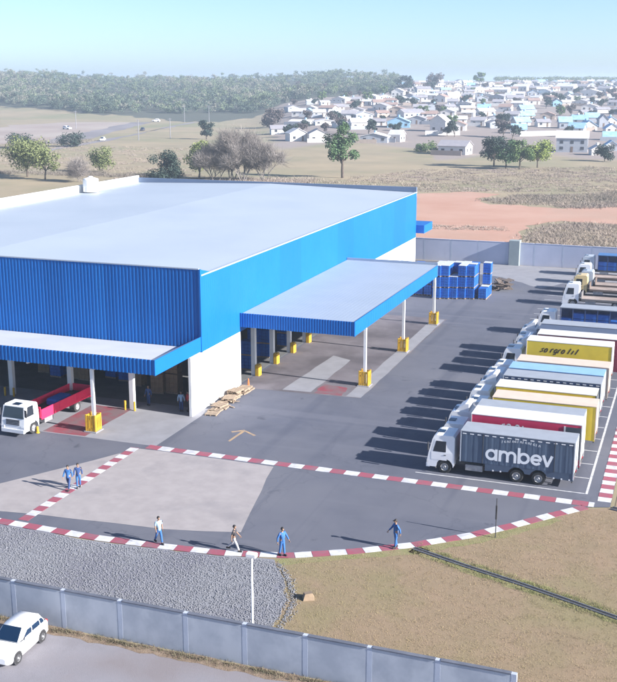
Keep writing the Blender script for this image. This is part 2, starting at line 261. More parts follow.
def soil_mix(m, attr, c, soft, scale):
    t = m.node_tree; N = t.nodes; L = t.links; b = N['Principled BSDF']; src = b.inputs['Base Color'].links[0].from_socket
    a = N.new('ShaderNodeAttribute'); a.attribute_name = attr; ns = N.new('ShaderNodeTexNoise'); ns.inputs['Scale'].default_value = scale; ns.inputs['Detail'].default_value = 5
    L.new(N.new('ShaderNodeNewGeometry').outputs['Position'], ns.inputs['Vector'])
    ad = N.new('ShaderNodeMath'); ad.operation = 'MULTIPLY_ADD'; L.new(ns.outputs[0], ad.inputs[0]); ad.inputs[1].default_value = .9; L.new(a.outputs['Fac'], ad.inputs[2])
    mr = N.new('ShaderNodeMapRange'); mr.inputs[1].default_value = .95-soft; mr.inputs[2].default_value = .95+soft; L.new(ad.outputs[0], mr.inputs[0])
    x = N.new('ShaderNodeMix'); x.data_type = 'RGBA'; L.new(mr.outputs[0], x.inputs[0]); L.new(src, x.inputs[6]); x.inputs[7].default_value = c+(1,); L.new(x.outputs[2], b.inputs['Base Color'])
M['redsoil'] = mat('red_soil', (.38,.205,.145), (.43,.26,.195), .07, 8, 1, .3, 1, c3=(.35,.225,.165), scale3=.03, lo3=.5, hi3=.75)
M['dirtroad'] = mat('grey_dirt_road', (.20,.185,.195), (.25,.225,.235), .06, 8, 1, c3=(.165,.15,.16), scale3=.02)

rad = [0, 20, 40, 80, 120, 180, 250]+list(np.linspace(300, 2000, 120))+list(np.linspace(2100, 4000, 16))+[5000, 7000, 12000]
ang = list(np.radians(np.concatenate([np.linspace(-180, -32, 20), np.linspace(-30, 30, 141), np.linspace(32, 180, 20)])))[:-1]
V = [(0, 0, -.03)]; F = []
na = len(ang)
for r in rad[1:]:
    for a in ang:
        x = r*(U0*math.cos(a)+U1*math.sin(a)); y = r*(U1*math.cos(a)-U0*math.sin(a)); V.append((x, y, float(hz(x, y))-.03))
for i in range(na): F.append((0, 1+(i+1) % na, 1+i))
for k in range(len(rad)-2):
    for i in range(na):
        j = (i+1) % na; F.append((1+k*na+i, 1+k*na+j, 1+(k+1)*na+j, 1+(k+1)*na+i))
g = MB(); g.add(V, F); go = struct('ground', g, M['ground'])
for p in go.data.polygons: p.use_smooth = True

def inpoly(x, y, P):
    c = False; j = len(P)-1
    for i in range(len(P)):
        if (P[i][1] > y) != (P[j][1] > y) and x < (P[j][0]-P[i][0])*(y-P[i][1])/(P[j][1]-P[i][1])+P[i][0]: c = not c
        j = i
    return c
def rough_edge(P, step, amp, seed):
    r = random.Random(seed); out = []
    for i in range(len(P)):
        a, b = P[i], P[(i+1) % len(P)]; d = math.hypot(b[0]-a[0], b[1]-a[1]); n = max(1, int(d/step))
        for k in range(n):
            t = k/n; out.append((a[0]+(b[0]-a[0])*t+r.uniform(-amp, amp), a[1]+(b[1]-a[1])*t+r.uniform(-amp, amp)))
    return out
# image bearing a -> start of the town / of the wood
def town_front(a): return 455+25*math.sin(a*40)+(-60 if a > .12 else 0)
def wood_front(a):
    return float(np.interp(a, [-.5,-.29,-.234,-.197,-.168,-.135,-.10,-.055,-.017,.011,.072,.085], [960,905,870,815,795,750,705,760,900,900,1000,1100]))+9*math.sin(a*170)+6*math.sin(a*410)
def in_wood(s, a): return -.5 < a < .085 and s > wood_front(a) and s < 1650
co = np.array(V); ss = np.maximum(co[:, 0]*U0+co[:, 1]*U1, 1); aa = (co[:, 0]*U1-co[:, 1]*U0)/ss
tm = np.array([float(np.clip((s-town_front(a))/40+.5, 0, 1)*np.clip((a+.05)/.03, 0, 1)*np.clip((1700-s)/100, 0, 1)) if s > 300 else 0 for s, a in zip(ss, aa)])
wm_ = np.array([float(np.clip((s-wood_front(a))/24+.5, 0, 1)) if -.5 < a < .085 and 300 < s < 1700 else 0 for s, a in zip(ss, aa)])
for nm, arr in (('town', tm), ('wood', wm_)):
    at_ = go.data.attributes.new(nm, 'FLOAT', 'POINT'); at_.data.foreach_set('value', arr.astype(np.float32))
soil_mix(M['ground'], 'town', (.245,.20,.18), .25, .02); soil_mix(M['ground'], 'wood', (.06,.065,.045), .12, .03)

RED = [(-43.1,159.3),(-43.2,172.7),(-29.8,177.5),(-29.0,187.8),(-30.2,202.8),(-25.1,212.5),(-14.3,212.5),(-6.4,213.9),(-7.6,242.9),(-16.5,241.4),(-20.0,240.2),(-27.7,233.4),(-36.9,237.1),(-43.6,237.0),(-48.5,248.3),(-45.3,259.1),(-53.4,262.6),(-64.0,254.1),(-71.2,243.8),(-78.0,234.3),(-90,200),(-80,163)]
sheet('red_soil_field', rough_edge(RED, 3, .9, 5), .01, M['redsoil'])
ROADW = [(-226,333),(-242,370),(-256,434),(-282,520),(-318,657),(-321,712),(-331,716),(-331,690),(-300,577),(-272,478),(-255,399),(-243,362)]
sheet('country_road', rough_edge(ROADW, 14, 1.6, 6), .02, M['dirtroad'])
M['paleearth'] = mat('pale_pink_earth', (.31,.245,.215), (.26,.205,.18), .05, 8, 1, c3=(.34,.29,.255), scale3=.02)
sheet('bare_earth_field', rough_edge([(-262,410),(-318,540),(-372,690),(-390,690),(-400,560),(-345,420),(-300,380)], 12, 5, 18), .012, M['paleearth'])
sheet('dirt_track', rough_edge([(-260,405),(-300,520),(-345,640),(-358,640),(-316,520),(-275,402)], 14, 2.0, 8), .015, M['dirtroad'])

# ------------------------------------------------------------------ yard, aprons, lawn, service road
ARC = [(-70,52.4),(-47,51.9),(-38.9,51.7),(-32.7,51.6),(-28.7,51.85),(-24.5,52.3),(-20.6,53.35),(-17.3,55.15),(-14.3,57.2),(-11.5,59.6),(-9.2,62.05),(-7,64.7),(-5.2,66.7)]
sheet('yard_asphalt', ARC+[(-3.7,67.2),(-3.7,158),(-95,158),(-95,52.4)], 0, M['asphalt'])
sheet('concrete_apron', rough_edge([(-45.7,53.0),(-40.6,53.1),(-32.9,53.9),(-29.4,54.15),(-24.7,55.3),(-27.1,66.6),(-38.0,66.75),(-41,61.5),(-43.5,57.1)], 2, .07, 3), .004, M['concrete'])
sheet('front_dock_floor', [(-60,67.6),(-37.1,67.6),(-37.1,77.4),(-60,77.4)], .004, M['lightconc'])
sheet('front_red_bay', rough_edge([(-47.2,67.75),(-43.4,67.75),(-43.4,75.2),(-47.2,75.2)], 1, .04, 4), .008, M['redpaint'])
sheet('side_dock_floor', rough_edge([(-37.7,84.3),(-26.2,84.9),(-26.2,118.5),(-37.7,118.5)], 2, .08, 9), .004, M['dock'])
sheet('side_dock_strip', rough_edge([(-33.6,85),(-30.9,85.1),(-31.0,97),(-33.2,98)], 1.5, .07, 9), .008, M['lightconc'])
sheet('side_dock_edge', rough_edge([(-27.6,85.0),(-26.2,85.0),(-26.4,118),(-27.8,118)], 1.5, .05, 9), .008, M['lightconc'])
sheet('side_red_bay', rough_edge([(-30.6,85.05),(-28.0,85.0),(-28.3,87.6),(-30.7,87.9)], .6, .10, 10), .008, M['redpaint'])
sheet('rear_concrete', rough_edge([(-30,149.5),(-25,147.6),(-18.5,141.2),(-16.5,146),(-8,146.5),(-8,158.3),(-30,158.3)], 2, .25, 11), .004, M['lightconc'])
sheet('gravel_bed', rough_edge([(-64,42),(-19.2,42),(-18.6,46),(-18.9,48.2),(-20.0,50.3),(-21.3,52.6),(-24.6,51.9),(-28.7,51.45),(-32.7,51.2),(-38.9,51.3),(-47,51.5),(-64,51.9)], .7, .12, 12), -.004, M['gravel'])
sheet('lawn', [(-23,41.9),(40,41.9),(40,160),(-3.4,160),(-3.4,67.3),(-5.1,66.4),(-7,64.3),(-9.2,61.65),(-11.5,59.2),(-14.3,56.8),(-17.3,54.75),(-20.6,52.95),(-23,52.2)], -.012, M['lawn'])
sheet('service_road', [(-90,10),(40,10),(40,41.2),(-90,41.2)], -.010, M['road'])
sheet('wall_verge', rough_edge([(-90,40.75),(30,40.75),(30,41.45),(-90,41.45)], .5, .13, 14), -.005, M['dirt'])
DR = [(-14.1,56.75),(-10.4,55.35),(-7.4,54.3),(-4.6,53.2),(-2.0,52.15),(3.5,49.9)]
sheet('green_grass_strip', rough_edge([(x-.1,y+.6) for x,y in DR]+[(x-.25,y-.6) for x,y in DR[::-1]], .5, .25, 15), -.007, M['lawn_green'])
sheet('green_grass_edge', rough_edge([(-21.5,52.5),(-20.6,52.95),(-17.3,54.75),(-14.3,56.8),(-11.5,59.2),(-9.2,61.65),(-6.9,64.3),(-6.4,64.0),(-8.9,60.6),(-11.3,58.2),(-14.2,55.9),(-17.3,54.0),(-20.6,52.0)], .5, .14, 16), -.007, M['lawn_green'])

# painted red and white bands, each painted block a piece of its own
def poly_at(P, d):
    for a, b in zip(P, P[1:]):
        L = math.hypot(b[0]-a[0], b[1]-a[1])
        if d <= L or b is P[-1]: t = d/L; return (a[0]+(b[0]-a[0])*t, a[1]+(b[1]-a[1])*t), ((b[0]-a[0])/L, (b[1]-a[1])/L)
        d -= L
def band(name, P, wid, block, start, z=.005, trim=.0):
    total = sum(math.hypot(b[0]-a[0], b[1]-a[1]) for a, b in zip(P, P[1:]))
    root = empty(name); root['kind'] = 'structure'
    d = 0; k = start; r = random.Random(name)
    while d < total-.1:
        e = min(d+block, total); L = []; Rr = []
        for q in (d+.012, (d+e)/2, e-.012):
            (x, y), (tx, ty) = poly_at(P, q); h = wid/2*r.uniform(.95, 1.04); L.append((x-ty*h, y+tx*h)); Rr.append((x+ty*h, y-tx*h))
        b = MB(); b.prism(Rr+L[::-1], .001, z+.008, 'z')
        b.build('white_block' if k % 2 == 0 else 'red_block', M['stripe_white'] if k % 2 == 0 else M['stripe_red'], root)
        d = e; k += 1
    return root
band('painted_crossing_band', [(-37.63,67.3),(-4.7,67.25)], .82, 1.05, 1)
band('painted_arc_band', ARC[1:], .72, 1.03, 0)
band('painted_walkway_band', [(-38.35,52.3),(-38.4,66.8)], .72, .8, 1)
band('painted_parking_band', [(-4.15,68.0),(-4.15,112)], .86, .8, 0)

# parking bay lines
root = empty('parking_bay_lines'); root['kind'] = 'structure'
def line(x0, y0, x1, y1): b = MB(); b.box(x0, y0, .001, x1, y1, .006); b.build('bay_line', M['line'], root)
line(-5.46, 69.0, -5.30, 150)
for k in range(28):
    y = 69.0+2.95*k; line(-17.2, y, -5.5, y+.11)
b = MB()
b.add([(-32.45,70.6,.007),(-32.25,70.5,.007),(-32.1,73.3,.007),(-32.35,73.35,.007)], [(0,1,2,3)])
b.add([(-32.3,73.5,.0075),(-32.2,73.2,.0075),(-32.95,72.55,.0075),(-33.15,72.75,.0075)], [(0,1,2,3)])
b.add([(-32.3,73.45,.008),(-32.25,73.2,.008),(-31.05,72.35,.008),(-30.9,72.55,.008)], [(0,1,2,3)])
struct('painted_arrow', b, M['arrow'])

# trench drain through the grass and its grating
def drain(name, P, wid):
    root = empty(name); root['kind'] = 'structure'
    n = 0
    for a, c in zip(P, P[1:]):
        L = math.hypot(c[0]-a[0], c[1]-a[1]); an = math.atan2(c[1]-a[1], c[0]-a[0]); k = max(1, int(L/.9))
        for i in range(k):
            x = a[0]+(c[0]-a[0])*i/k; y = a[1]+(c[1]-a[1])*i/k; l = L/k-.03
            b = MB(); b.box(0, -wid/2, -.06, l, -wid/2+.07, .05); b.box(0, wid/2-.07, -.06, l, wid/2, .05); b.build('channel_edge', M['coping'], root, (x, y, 0), an)
            q = MB(); q.box(.01, -wid/2+.075, .0, l-.01, wid/2-.075, .02); q.build('grating', M['black'], root, (x, y, 0), an)
            z = MB(); z.box(0, -wid/2+.07, -.06, l, wid/2-.07, -.005); z.build('channel_bed', M['dark'], root, (x, y, 0), an)
drain('trench_drain', DR, .34)
drain('edge_drain', [(-3.6,67.1),(-1.0,66.2),(3,64.8)], .5)

# ------------------------------------------------------------------ perimeter walls
def bay_wall(name, label, x0, x1, y, z1, step, mp, mpost, mc, thick=.16, zlow=None, drop=None, posts=None):
    root = thing(name, label, 'wall', (0, 0, 0))
    xs = posts or [x0+step*i for i in range(int((x1-x0)/step)+2) if x0+step*i <= x1+.01]
    pm = MB().box(-.12, .0, -.05, .12, thick+.05, z1+.02).mesh('post', mpost)
    for x in xs: inst('post', pm, root, (x, y-.005, 0))
    r = random.Random(name)
    for a, c in zip(xs, xs[1:]):
        h = z1-.01+r.uniform(-.015, .015)
        if drop and a >= drop[0]: h = drop[1]
        MB().box(a+.121, y, -.05, c-.121, y+thick, h).build('panel', mp, root)
        MB().box(a+.121, y-.03, h+.001, c-.121, y+thick+.04, h+.05).build('coping', mc, root)
    return root
bay_wall('perimeter_wall', 'long grey blue rendered wall with pale posts along the bottom of the photo', -62, 12, 41.5, 2.08, 3.08, M['wall'], M['wallpost'], M['coping'],
         posts=[-31.3-3.08*i for i in range(10, 0, -1)]+[-31.3,-28.35,-25.1,-21.5,-18.4,-15.35,-12.25,-9.1,-5.75]+[-5.75+3.08*i for i in range(1, 5)], drop=(-5.8, 1.45))
fw = bay_wall('rear_boundary_wall', 'pale grey concrete boundary wall between the yard and the red soil', -60, 25, 158.6, 3.35, 4.2, M['farwall'], M['wallpost'], M['farwall'])
MB().cbox(-25.9, 158.0, -.05, -24.3, 159.3, 3.75, .05).build('gate_pier', mat('greenish_pier', (.26,.30,.31), (.22,.26,.27), .5), fw)

# ------------------------------------------------------------------ warehouse
wh = thing('warehouse', 'large blue clad warehouse with pale metal roof and white lower wall', 'warehouse')
XE, XW, YS, YN = -37.7, -82.6, 77.2, 148.0
def ribs(wid, h, n, d=.06):
    """trapezoidal sheet in the xz plane, ribs towards -y, back face closed off by a 2 cm return"""
    pts = []
    for i in range(n):
        o = wid*i/n; q = wid/n
        pts += [(o, 0), (o+q*.34, 0), (o+q*.46, -d), (o+q*.88, -d)]
    pts.append((wid, 0))
    b = MB(); v = []
    for x, y in pts: v += [(x, y, 0), (x, y, h)]
    b.add(v, [(2*i, 2*i+2, 2*i+3, 2*i+1) for i in range(len(pts)-1)])
    b.add([(0, .02, 0), (wid, .02, 0), (wid, .02, h), (0, .02, h)], [(0, 3, 2, 1)])
    return b
front_pms = [ribs(1.0, 6.95, 3).mesh('cladding_panel', m_) for m_ in (M['blue'], mat('blue_cladding_faded', (.007,.135,.435), (.006,.127,.42), .35, 6, .5, spec=.22), mat('blue_cladding_deep', (.003,.103,.365), (.003,.108,.375), .35, 6, .5, spec=.22))]
n = int(XE-XW)
for i in range(n):
    inst('cladding_panel', front_pms[rng.choice((0, 0, 1, 2))], wh, (XE-1.0*(i+1), YS, 5.0))
side_pms = [ribs(5.9, 6.4, 15, .014).mesh('side_cladding_panel', m_) for m_ in (M['blue'], mat('blue_side_faded', (.006,.123,.415), (.005,.117,.405), .35, 6, .5, spec=.22), mat('blue_side_deep', (.004,.107,.385), (.004,.111,.39), .35, 6, .5, spec=.22))]
for i in range(12):
    inst('side_cladding_panel', side_pms[(0, 1, 0, 2, 0, 1, 2, 0, 1, 0, 2, 0)[i]], wh, (XE, YS+.02+5.9*i, 5.0), math.pi/2)
MB().box(XE-.10, YS-.10, 4.98, XE+.05, YS+.12, 11.98).build('corner_trim', M['blue'], wh)
MB().prism([(YS+.1, 11.38), (YS+2.4, 11.38), (YS+.1, 11.95)], XE-.06, XE+.02, 'x').build('corner_parapet', M['blue'], wh)
MB().box(XE-.25, YS+.1, 11.4, XE+.07, YN, 11.52).build('side_gutter', M['roof2'], wh)
MB().box(XW, YS-.09, 11.95, XE-.1, YS+.1, 12.05).build('front_parapet_cap', M['roof'], wh)
MB().box(XW, YS+.04, 5.0, XE-.12, YS+.12, 11.95).build('front_inner_wall', M['whitemetal'], wh)
# roof: two slopes of long sheets with low seams
XR = (XE+XW)/2
for (xa, za, xb, zb, nm) in ((XE-.25, 11.45, XR, 12.0, 'roof_slope'), (XW+.2, 11.45, XR, 12.0, 'roof_slope')):
    b = MB(); x0, x1 = min(xa, xb), max(xa, xb); z0, z1 = (za, zb) if xa < xb else (zb, za)
    y = YS+.1; N = 60; stp = (YN-.3-y)/N
    for i in range(N):
        ya = y+i*stp; yb = ya+stp
        b.add([(x0, ya, z0), (x1, ya, z1), (x1, yb-.12, z1), (x0, yb-.12, z0)], [(0, 1, 2, 3)])
        b.add([(x0, yb-.12, z0), (x1, yb-.12, z1), (x1, yb-.06, z1+.006), (x0, yb-.06, z0+.006)], [(0, 1, 2, 3)])
        b.add([(x0, yb-.06, z0+.006), (x1, yb-.06, z1+.006), (x1, yb, z1), (x0, yb, z0)], [(0, 1, 2, 3)])
    b.build(nm, M['roof'], wh)
MB().box(XW-.2, YS, 10.5, XW+.2, YN, 12.5).build('west_parapet', M['white'], wh)
MB().box(XW-.15, YN-.25, 10.9, XE+.02, YN+.02, 12.2).build('rear_parapet', mat('grey_blue_parapet', (.15,.20,.30), (.13,.18,.27), .3), wh)
# white lower walls
MB().box(XE-.25, 75.1, -.05, XE-.012, 85.2, 5.0).build('white_wall', M['white'], wh)
MB().box(XE-.25, 117.6, -.05, XE-.012, YN, 5.0).build('white_wall', M['white'], wh)
MB().box(XW, YN-.24, -.05, XE-.25, YN, 10.9).build('rear_wall', M['white'], wh)
MB().box(XW, YS, -.05, XW+.22, YN-.25, 10.5).build('west_wall', M['white'], wh)
MB().box(XW+.2, YS+.15, .0, XE-.27, YN-.3, .012).build('interior_floor', M['floor'], wh)
MB().box(XW+.3, 119, .02, XE-.3, 119.2, 11.3).build('inner_partition', M['whitemetal'], wh)
for y in (88.7, 93.3, 97.9, 102.5, 107.1, 111.7):
    MB().box(XE-.42, y-.22, 0, XE-.03, y+.22, 5.0).build('pillar', M['white'], wh)
    b = MB(); b.cbox(XE+.0, y-.34, 0, XE+.42, y+.34, 1.05, .05); b.build('pillar_guard', M['yellow'], wh)
for x in (-43.4, -49.4, -55.4, -61.4):
    MB().box(x-.2, 75.2, 0, x+.2, 75.6, 5.3).build('pillar', M['white'], wh)
    for s in (-1, 1): MB().cyl((x+s*.45, 74.9, 0), (x+s*.45, 74.9, .8), .09, n=8).build('pillar_guard', M['yellow'], wh)
# front canopy
cx0, cx1, cy0 = -64.0, XE, 69.1
fm = ribs(1.0, 1.2, 3).mesh('canopy_panel', M['blue_dk'])
for i in range(26): inst('canopy_panel', fm, wh, (cx1-.02-1.0*(i+1), cy0, 5.12))
MB().box(cx1-.06, cy0-.07, 5.10, cx1, YS-.12, 6.33).build('canopy_side_fascia', M['blue'], wh)
MB().add([(cx0, cy0+.04, 6.22), (cx1-.5, cy0+.04, 6.22), (cx1-.5, YS-.1, 5.32), (cx0, YS-.1, 5.32)], [(0, 1, 2, 3)]).add([(cx0, cy0+.04, 6.12), (cx1-.5, cy0+.04, 6.12), (cx1-.5, YS-.1, 5.22), (cx0, YS-.1, 5.22)], [(3, 2, 1, 0)]).build('canopy_roof', mat('pale_canopy_sheet', (.50,.52,.57), (.45,.47,.52), .3, 6, .6), wh)
MB().add([(cx1-.5, cy0+.04, 6.222), (cx1-.06, cy0+.04, 6.33), (cx1-.06, YS-.1, 6.33), (cx1-.5, YS-.1, 5.322)], [(0, 1, 2, 3)]).build('canopy_flashing', M['roof2'], wh)
for x in (-43.45, -49.45, -55.45):
    if x != -49.45:
        MB().box(x-.12, cy0+.12, 0, x+.12, cy0+.36, 6.1).build('canopy_column', M['whitemetal'], wh)
    MB().box(x-.07, cy0+.3, 4.9, x+.07, YS-.15, 5.12).build('canopy_beam', M['whitemetal'], wh)
def guard(x, y, h=1.42, r=.40):
    """steel cage guard round a column foot: corner posts, two rails and upright slats"""
    g = thing('column_guard', '', 'guard', (x, y, 0))
    for i, (sx, sy) in enumerate(((-1,-1),(1,-1),(1,1),(-1,1))): MB().box(sx*r-.06, sy*r-.06, 0, sx*r+.06, sy*r+.06, h).build('post', M['yellow'], g)
    for s in (-1, 1):
        for z in (.12, h-.24):
            MB().box(-r+.061, s*r-.03, z, r-.061, s*r+.03, z+.16).build('rail', M['yellow'], g)
            MB().box(s*r-.03, -r+.061, z, s*r+.03, r-.061, z+.16).build('rail', M['yellow'], g)
        for k in (-.2, 0, .2):
            MB().box(k-.055, s*r-.045, .05, k+.055, s*r+.045, h-.04).build('slat', M['yellow'], g)
            MB().box(s*r-.045, k-.055, .05, s*r+.045, k+.055, h-.04).build('slat', M['yellow'], g)
    MB().cbox(-r-.18, -r-.18, 0, r+.18, r+.18, .08, .03).build('plinth', M['lightconc'], g)
    return g
tag(guard(-43.45, cy0+.1), 'yellow cage guard round the front canopy column beside the red bay')
# side canopy
sx0, sx1, sy0, sy1 = XE+.05, -26.9, 85.1, 115.9
sc = ribs(1.0, 1.28, 4, .05).mesh('canopy_panel', M['blue_dk'])
for i in range(11):
    o = inst('canopy_panel', sc, wh, (sx1-.06-.98*(i+1), sy0, 5.45)); o.scale.x = .98
sf = ribs(5.13, 1.28, 15, .03).mesh('canopy_side_panel', M['blue'])
for i in range(6): inst('canopy_side_panel', sf, wh, (sx1, sy0+5.13*i, 5.45), math.pi/2)
MB().box(sx1-.05, sy0-.06, 5.43, sx1+.04, sy0+.05, 6.78).build('canopy_corner_trim', M['blue'], wh)
b = MB(); N = 28; stp = (sx1-.08-sx0)/N
for i in range(N):
    xa = sx0+i*stp; xb = xa+stp
    b.add([(xa, sy0+.05, 6.62), (xb-.1, sy0+.05, 6.62), (xb-.1, sy1, 6.72), (xa, sy1, 6.72)], [(0, 1, 2, 3)])
    b.add([(xb-.1, sy0+.05, 6.62), (xb-.05, sy0+.05, 6.626), (xb-.05, sy1, 6.726), (xb-.1, sy1, 6.72)], [(0, 1, 2, 3)])
    b.add([(xb-.05, sy0+.05, 6.626), (xb, sy0+.05, 6.62), (xb, sy1, 6.72), (xb-.05, sy1, 6.726)], [(0, 1, 2, 3)])
b.add([(sx0, sy0+.05, 6.5), (sx1-.08, sy0+.05, 6.5), (sx1-.08, sy1, 6.6), (sx0, sy1, 6.6)], [(3, 2, 1, 0)])
b.build('side_canopy_roof', M['roof2'], wh)
MB().box(sx0, sy1+.01, 5.45, sx1, sy1+.1, 7.0).build('side_canopy_end', M['roof2'], wh)
for i, y in enumerate((88.9, 102.15, 115.45)):
    MB().box(-27.2, y-.13, 0, -26.96, y+.13, 6.4).build('canopy_column', M['whitemetal'], wh)
    MB().box(XE, y-.1, 6.1, -27.2, y+.1, 6.45).build('canopy_beam', M['whitemetal'], wh)
    tag(guard(-27.08, y), ['yellow cage guard at the nearest side canopy column', 'yellow cage guard at the middle side canopy column', 'yellow cage guard at the farthest side canopy column by the crates'][i], group='column guards')
# small rear canopy
MB().box(XE-3, YN+.05, 5.6, -36.5, 153, 6.75).build('rear_canopy', M['blue'], wh)
tk = MB().lathe([(0,0),(1.05,0),(1.1,.05),(1.1,.75),(1.13,.8),(1.1,.85),(1.1,1.7),(1.0,1.85),(.35,2.05),(0,2.1)], n=20).build('water_tank', M['white'], None, (-81.0, 131.5, 11.6))
MB().lathe([(0,2.08),(.3,2.08),(.3,2.2),(0,2.22)], n=12).build('hatch', M['whitemetal'], tk)
tag(tk, 'white cylindrical water tank at the far left roof edge', 'water tank')

# ------------------------------------------------------------------ wheels (shared meshes)
def wheel_meshes(r, wd, tag_):
    t = MB().lathe([(r*.58, -wd/2), (r*.93, -wd/2), (r, -wd/2+.04), (r, wd/2-.04), (r*.93, wd/2), (r*.58, wd/2), (r*.58, -wd/2)], n=20, ydir=True).mesh('tyre_'+tag_, M['black'])
    q = MB().lathe([(0, -wd/2+.02), (r*.16, -wd/2-.03), (r*.22, -wd/2+.0), (r*.3, -wd/2+.07), (r*.5, -wd/2+.05), (r*.585, -wd/2-.012), (r*.6, -wd/2+.03), (r*.6, wd/2-.03), (r*.5, wd/2-.06), (0, wd/2-.06)], n=16, ydir=True).mesh('rim_'+tag_, M['rim'])
    return t, q
WT = wheel_meshes(.47, .30, 'truck'); WD = wheel_meshes(.47, .52, 'dual'); WC = wheel_meshes(.29, .17, 'car')
def wheel(parent, x, y, W, r):
    o = inst('wheel', W[0], parent, (x, y, r), 0 if y < 0 else math.pi); inst('rim', W[1], o); return o

# ------------------------------------------------------------------ stroke lettering (flat print, built as thin relief)
def ribbon(b, pts, wd, d, mi=0):
    n = len(pts); Lf = []; Rt = []
    for i in range(n):
        a = Vector(pts[max(0, i-1)]); c = Vector(pts[min(n-1, i+1)]); t = (c-a).normalized(); nn = Vector((-t.y, t.x))*wd/2; p = Vector(pts[i])
        Lf.append(p+nn); Rt.append(p-nn)
    v = [(p.x, -d, p.y) for p in Lf]+[(p.x, -d, p.y) for p in Rt]
    b.add(v, [(i, n+i, n+i+1, i+1) for i in range(n-1)], mi)
def arc(cx, cy, r, a0, a1, n=14, ry=None):
    return [(cx+r*math.cos(R(a0+(a1-a0)*i/n)), cy+(ry or r)*math.sin(R(a0+(a1-a0)*i/n))) for i in range(n+1)]
def ambev_mesh():
    b = MB(); w_ = .19; x = 0; h = .40; D = [0]
    def st(p): D[0] += .00015; ribbon(b, p, w_, .002+D[0])
    st(arc(x+.40, h, .32, 0, 360, 20)); st([(x+.74, -.02), (x+.74, .82)])                       # a
    x += 1.0; st([(x, -.02), (x, .80)]); st(arc(x+.27, .46, .25, 180, 0)+[(x+.52, -.02)]); st(arc(x+.79, .46, .25, 180, 0)+[(x+1.04, -.02)])   # m
    x += 1.30; st([(x, -.02), (x, 1.12)]); st(arc(x+.34, h, .32, 0, 360, 20))                   # b
    x += .86; st(arc(x+.32, h, .31, -38, -360)); st([(x+.02, h), (x+.66, h)])                   # e
    x += .78; st([(x, .80), (x+.30, 0)]); st([(x+.27, 0), (x+.60, .80)])                        # v
    for i in range(15):                                                                          # small arched line of script above
        t = i/14; px = 1.1+2.5*t; py = 1.42+.14*math.sin(math.pi*t); k = (0, 2, 1, 0, 1, 2, 0, 1, 0, 2, 1, 0, 2, 0, 1)[i]; D[0] += .00015
        ribbon(b, [(px, py-.09), (px+.02, py+.10)] if k == 0 else [(px, py-.07), (px+.03, py+.07), (px+.09, py+.05), (px+.10, py-.08)] if k == 1 else arc(px+.05, py, .06, 40, 320, 8), .035, .002+D[0])
    return b.mesh('lettering', mat('letter_white', (.80,.82,.84), None, rough=.5))
def squiggle_mesh(word, wd, h, slant, m, sw=.09):
    b = MB(); x = 0; D = 0; n = len(word)
    for k in word:
        q = wd/n*.8; D += .00015
        if k == ' ': x += wd/n*.6; continue
        if k in 'ao': p = arc(x+q/2, h*.45, q*.42, 20, 380, 12, h*.42)
        elif k == 'g': p = arc(x+q/2, h*.45, q*.4, 20, 360, 12, h*.4)+[(x+q*.9, -h*.3), (x+q*.3, -h*.35)]
        elif k == 'n': p = [(x, 0), (x, h*.9)]+arc(x+q*.4, h*.6, q*.4, 180, 0, 8)+[(x+q*.8, 0)]
        elif k in 'ilf': p = [(x+q*.3, 0), (x+q*.45, h*(1.3 if k in 'lf' else .9))]
        elif k == 's': p = [(x+q*.8, h*.9), (x+q*.2, h*.75), (x+q*.8, h*.25), (x, 0)]
        else: p = [(x+.05, 0), (x+.05, h*.8), (x+q*.7, h*.9)]
        ribbon(b, [(u+v*slant, v) for u, v in p], sw, .002+D); x += wd/n
    return b.mesh('lettering', m)

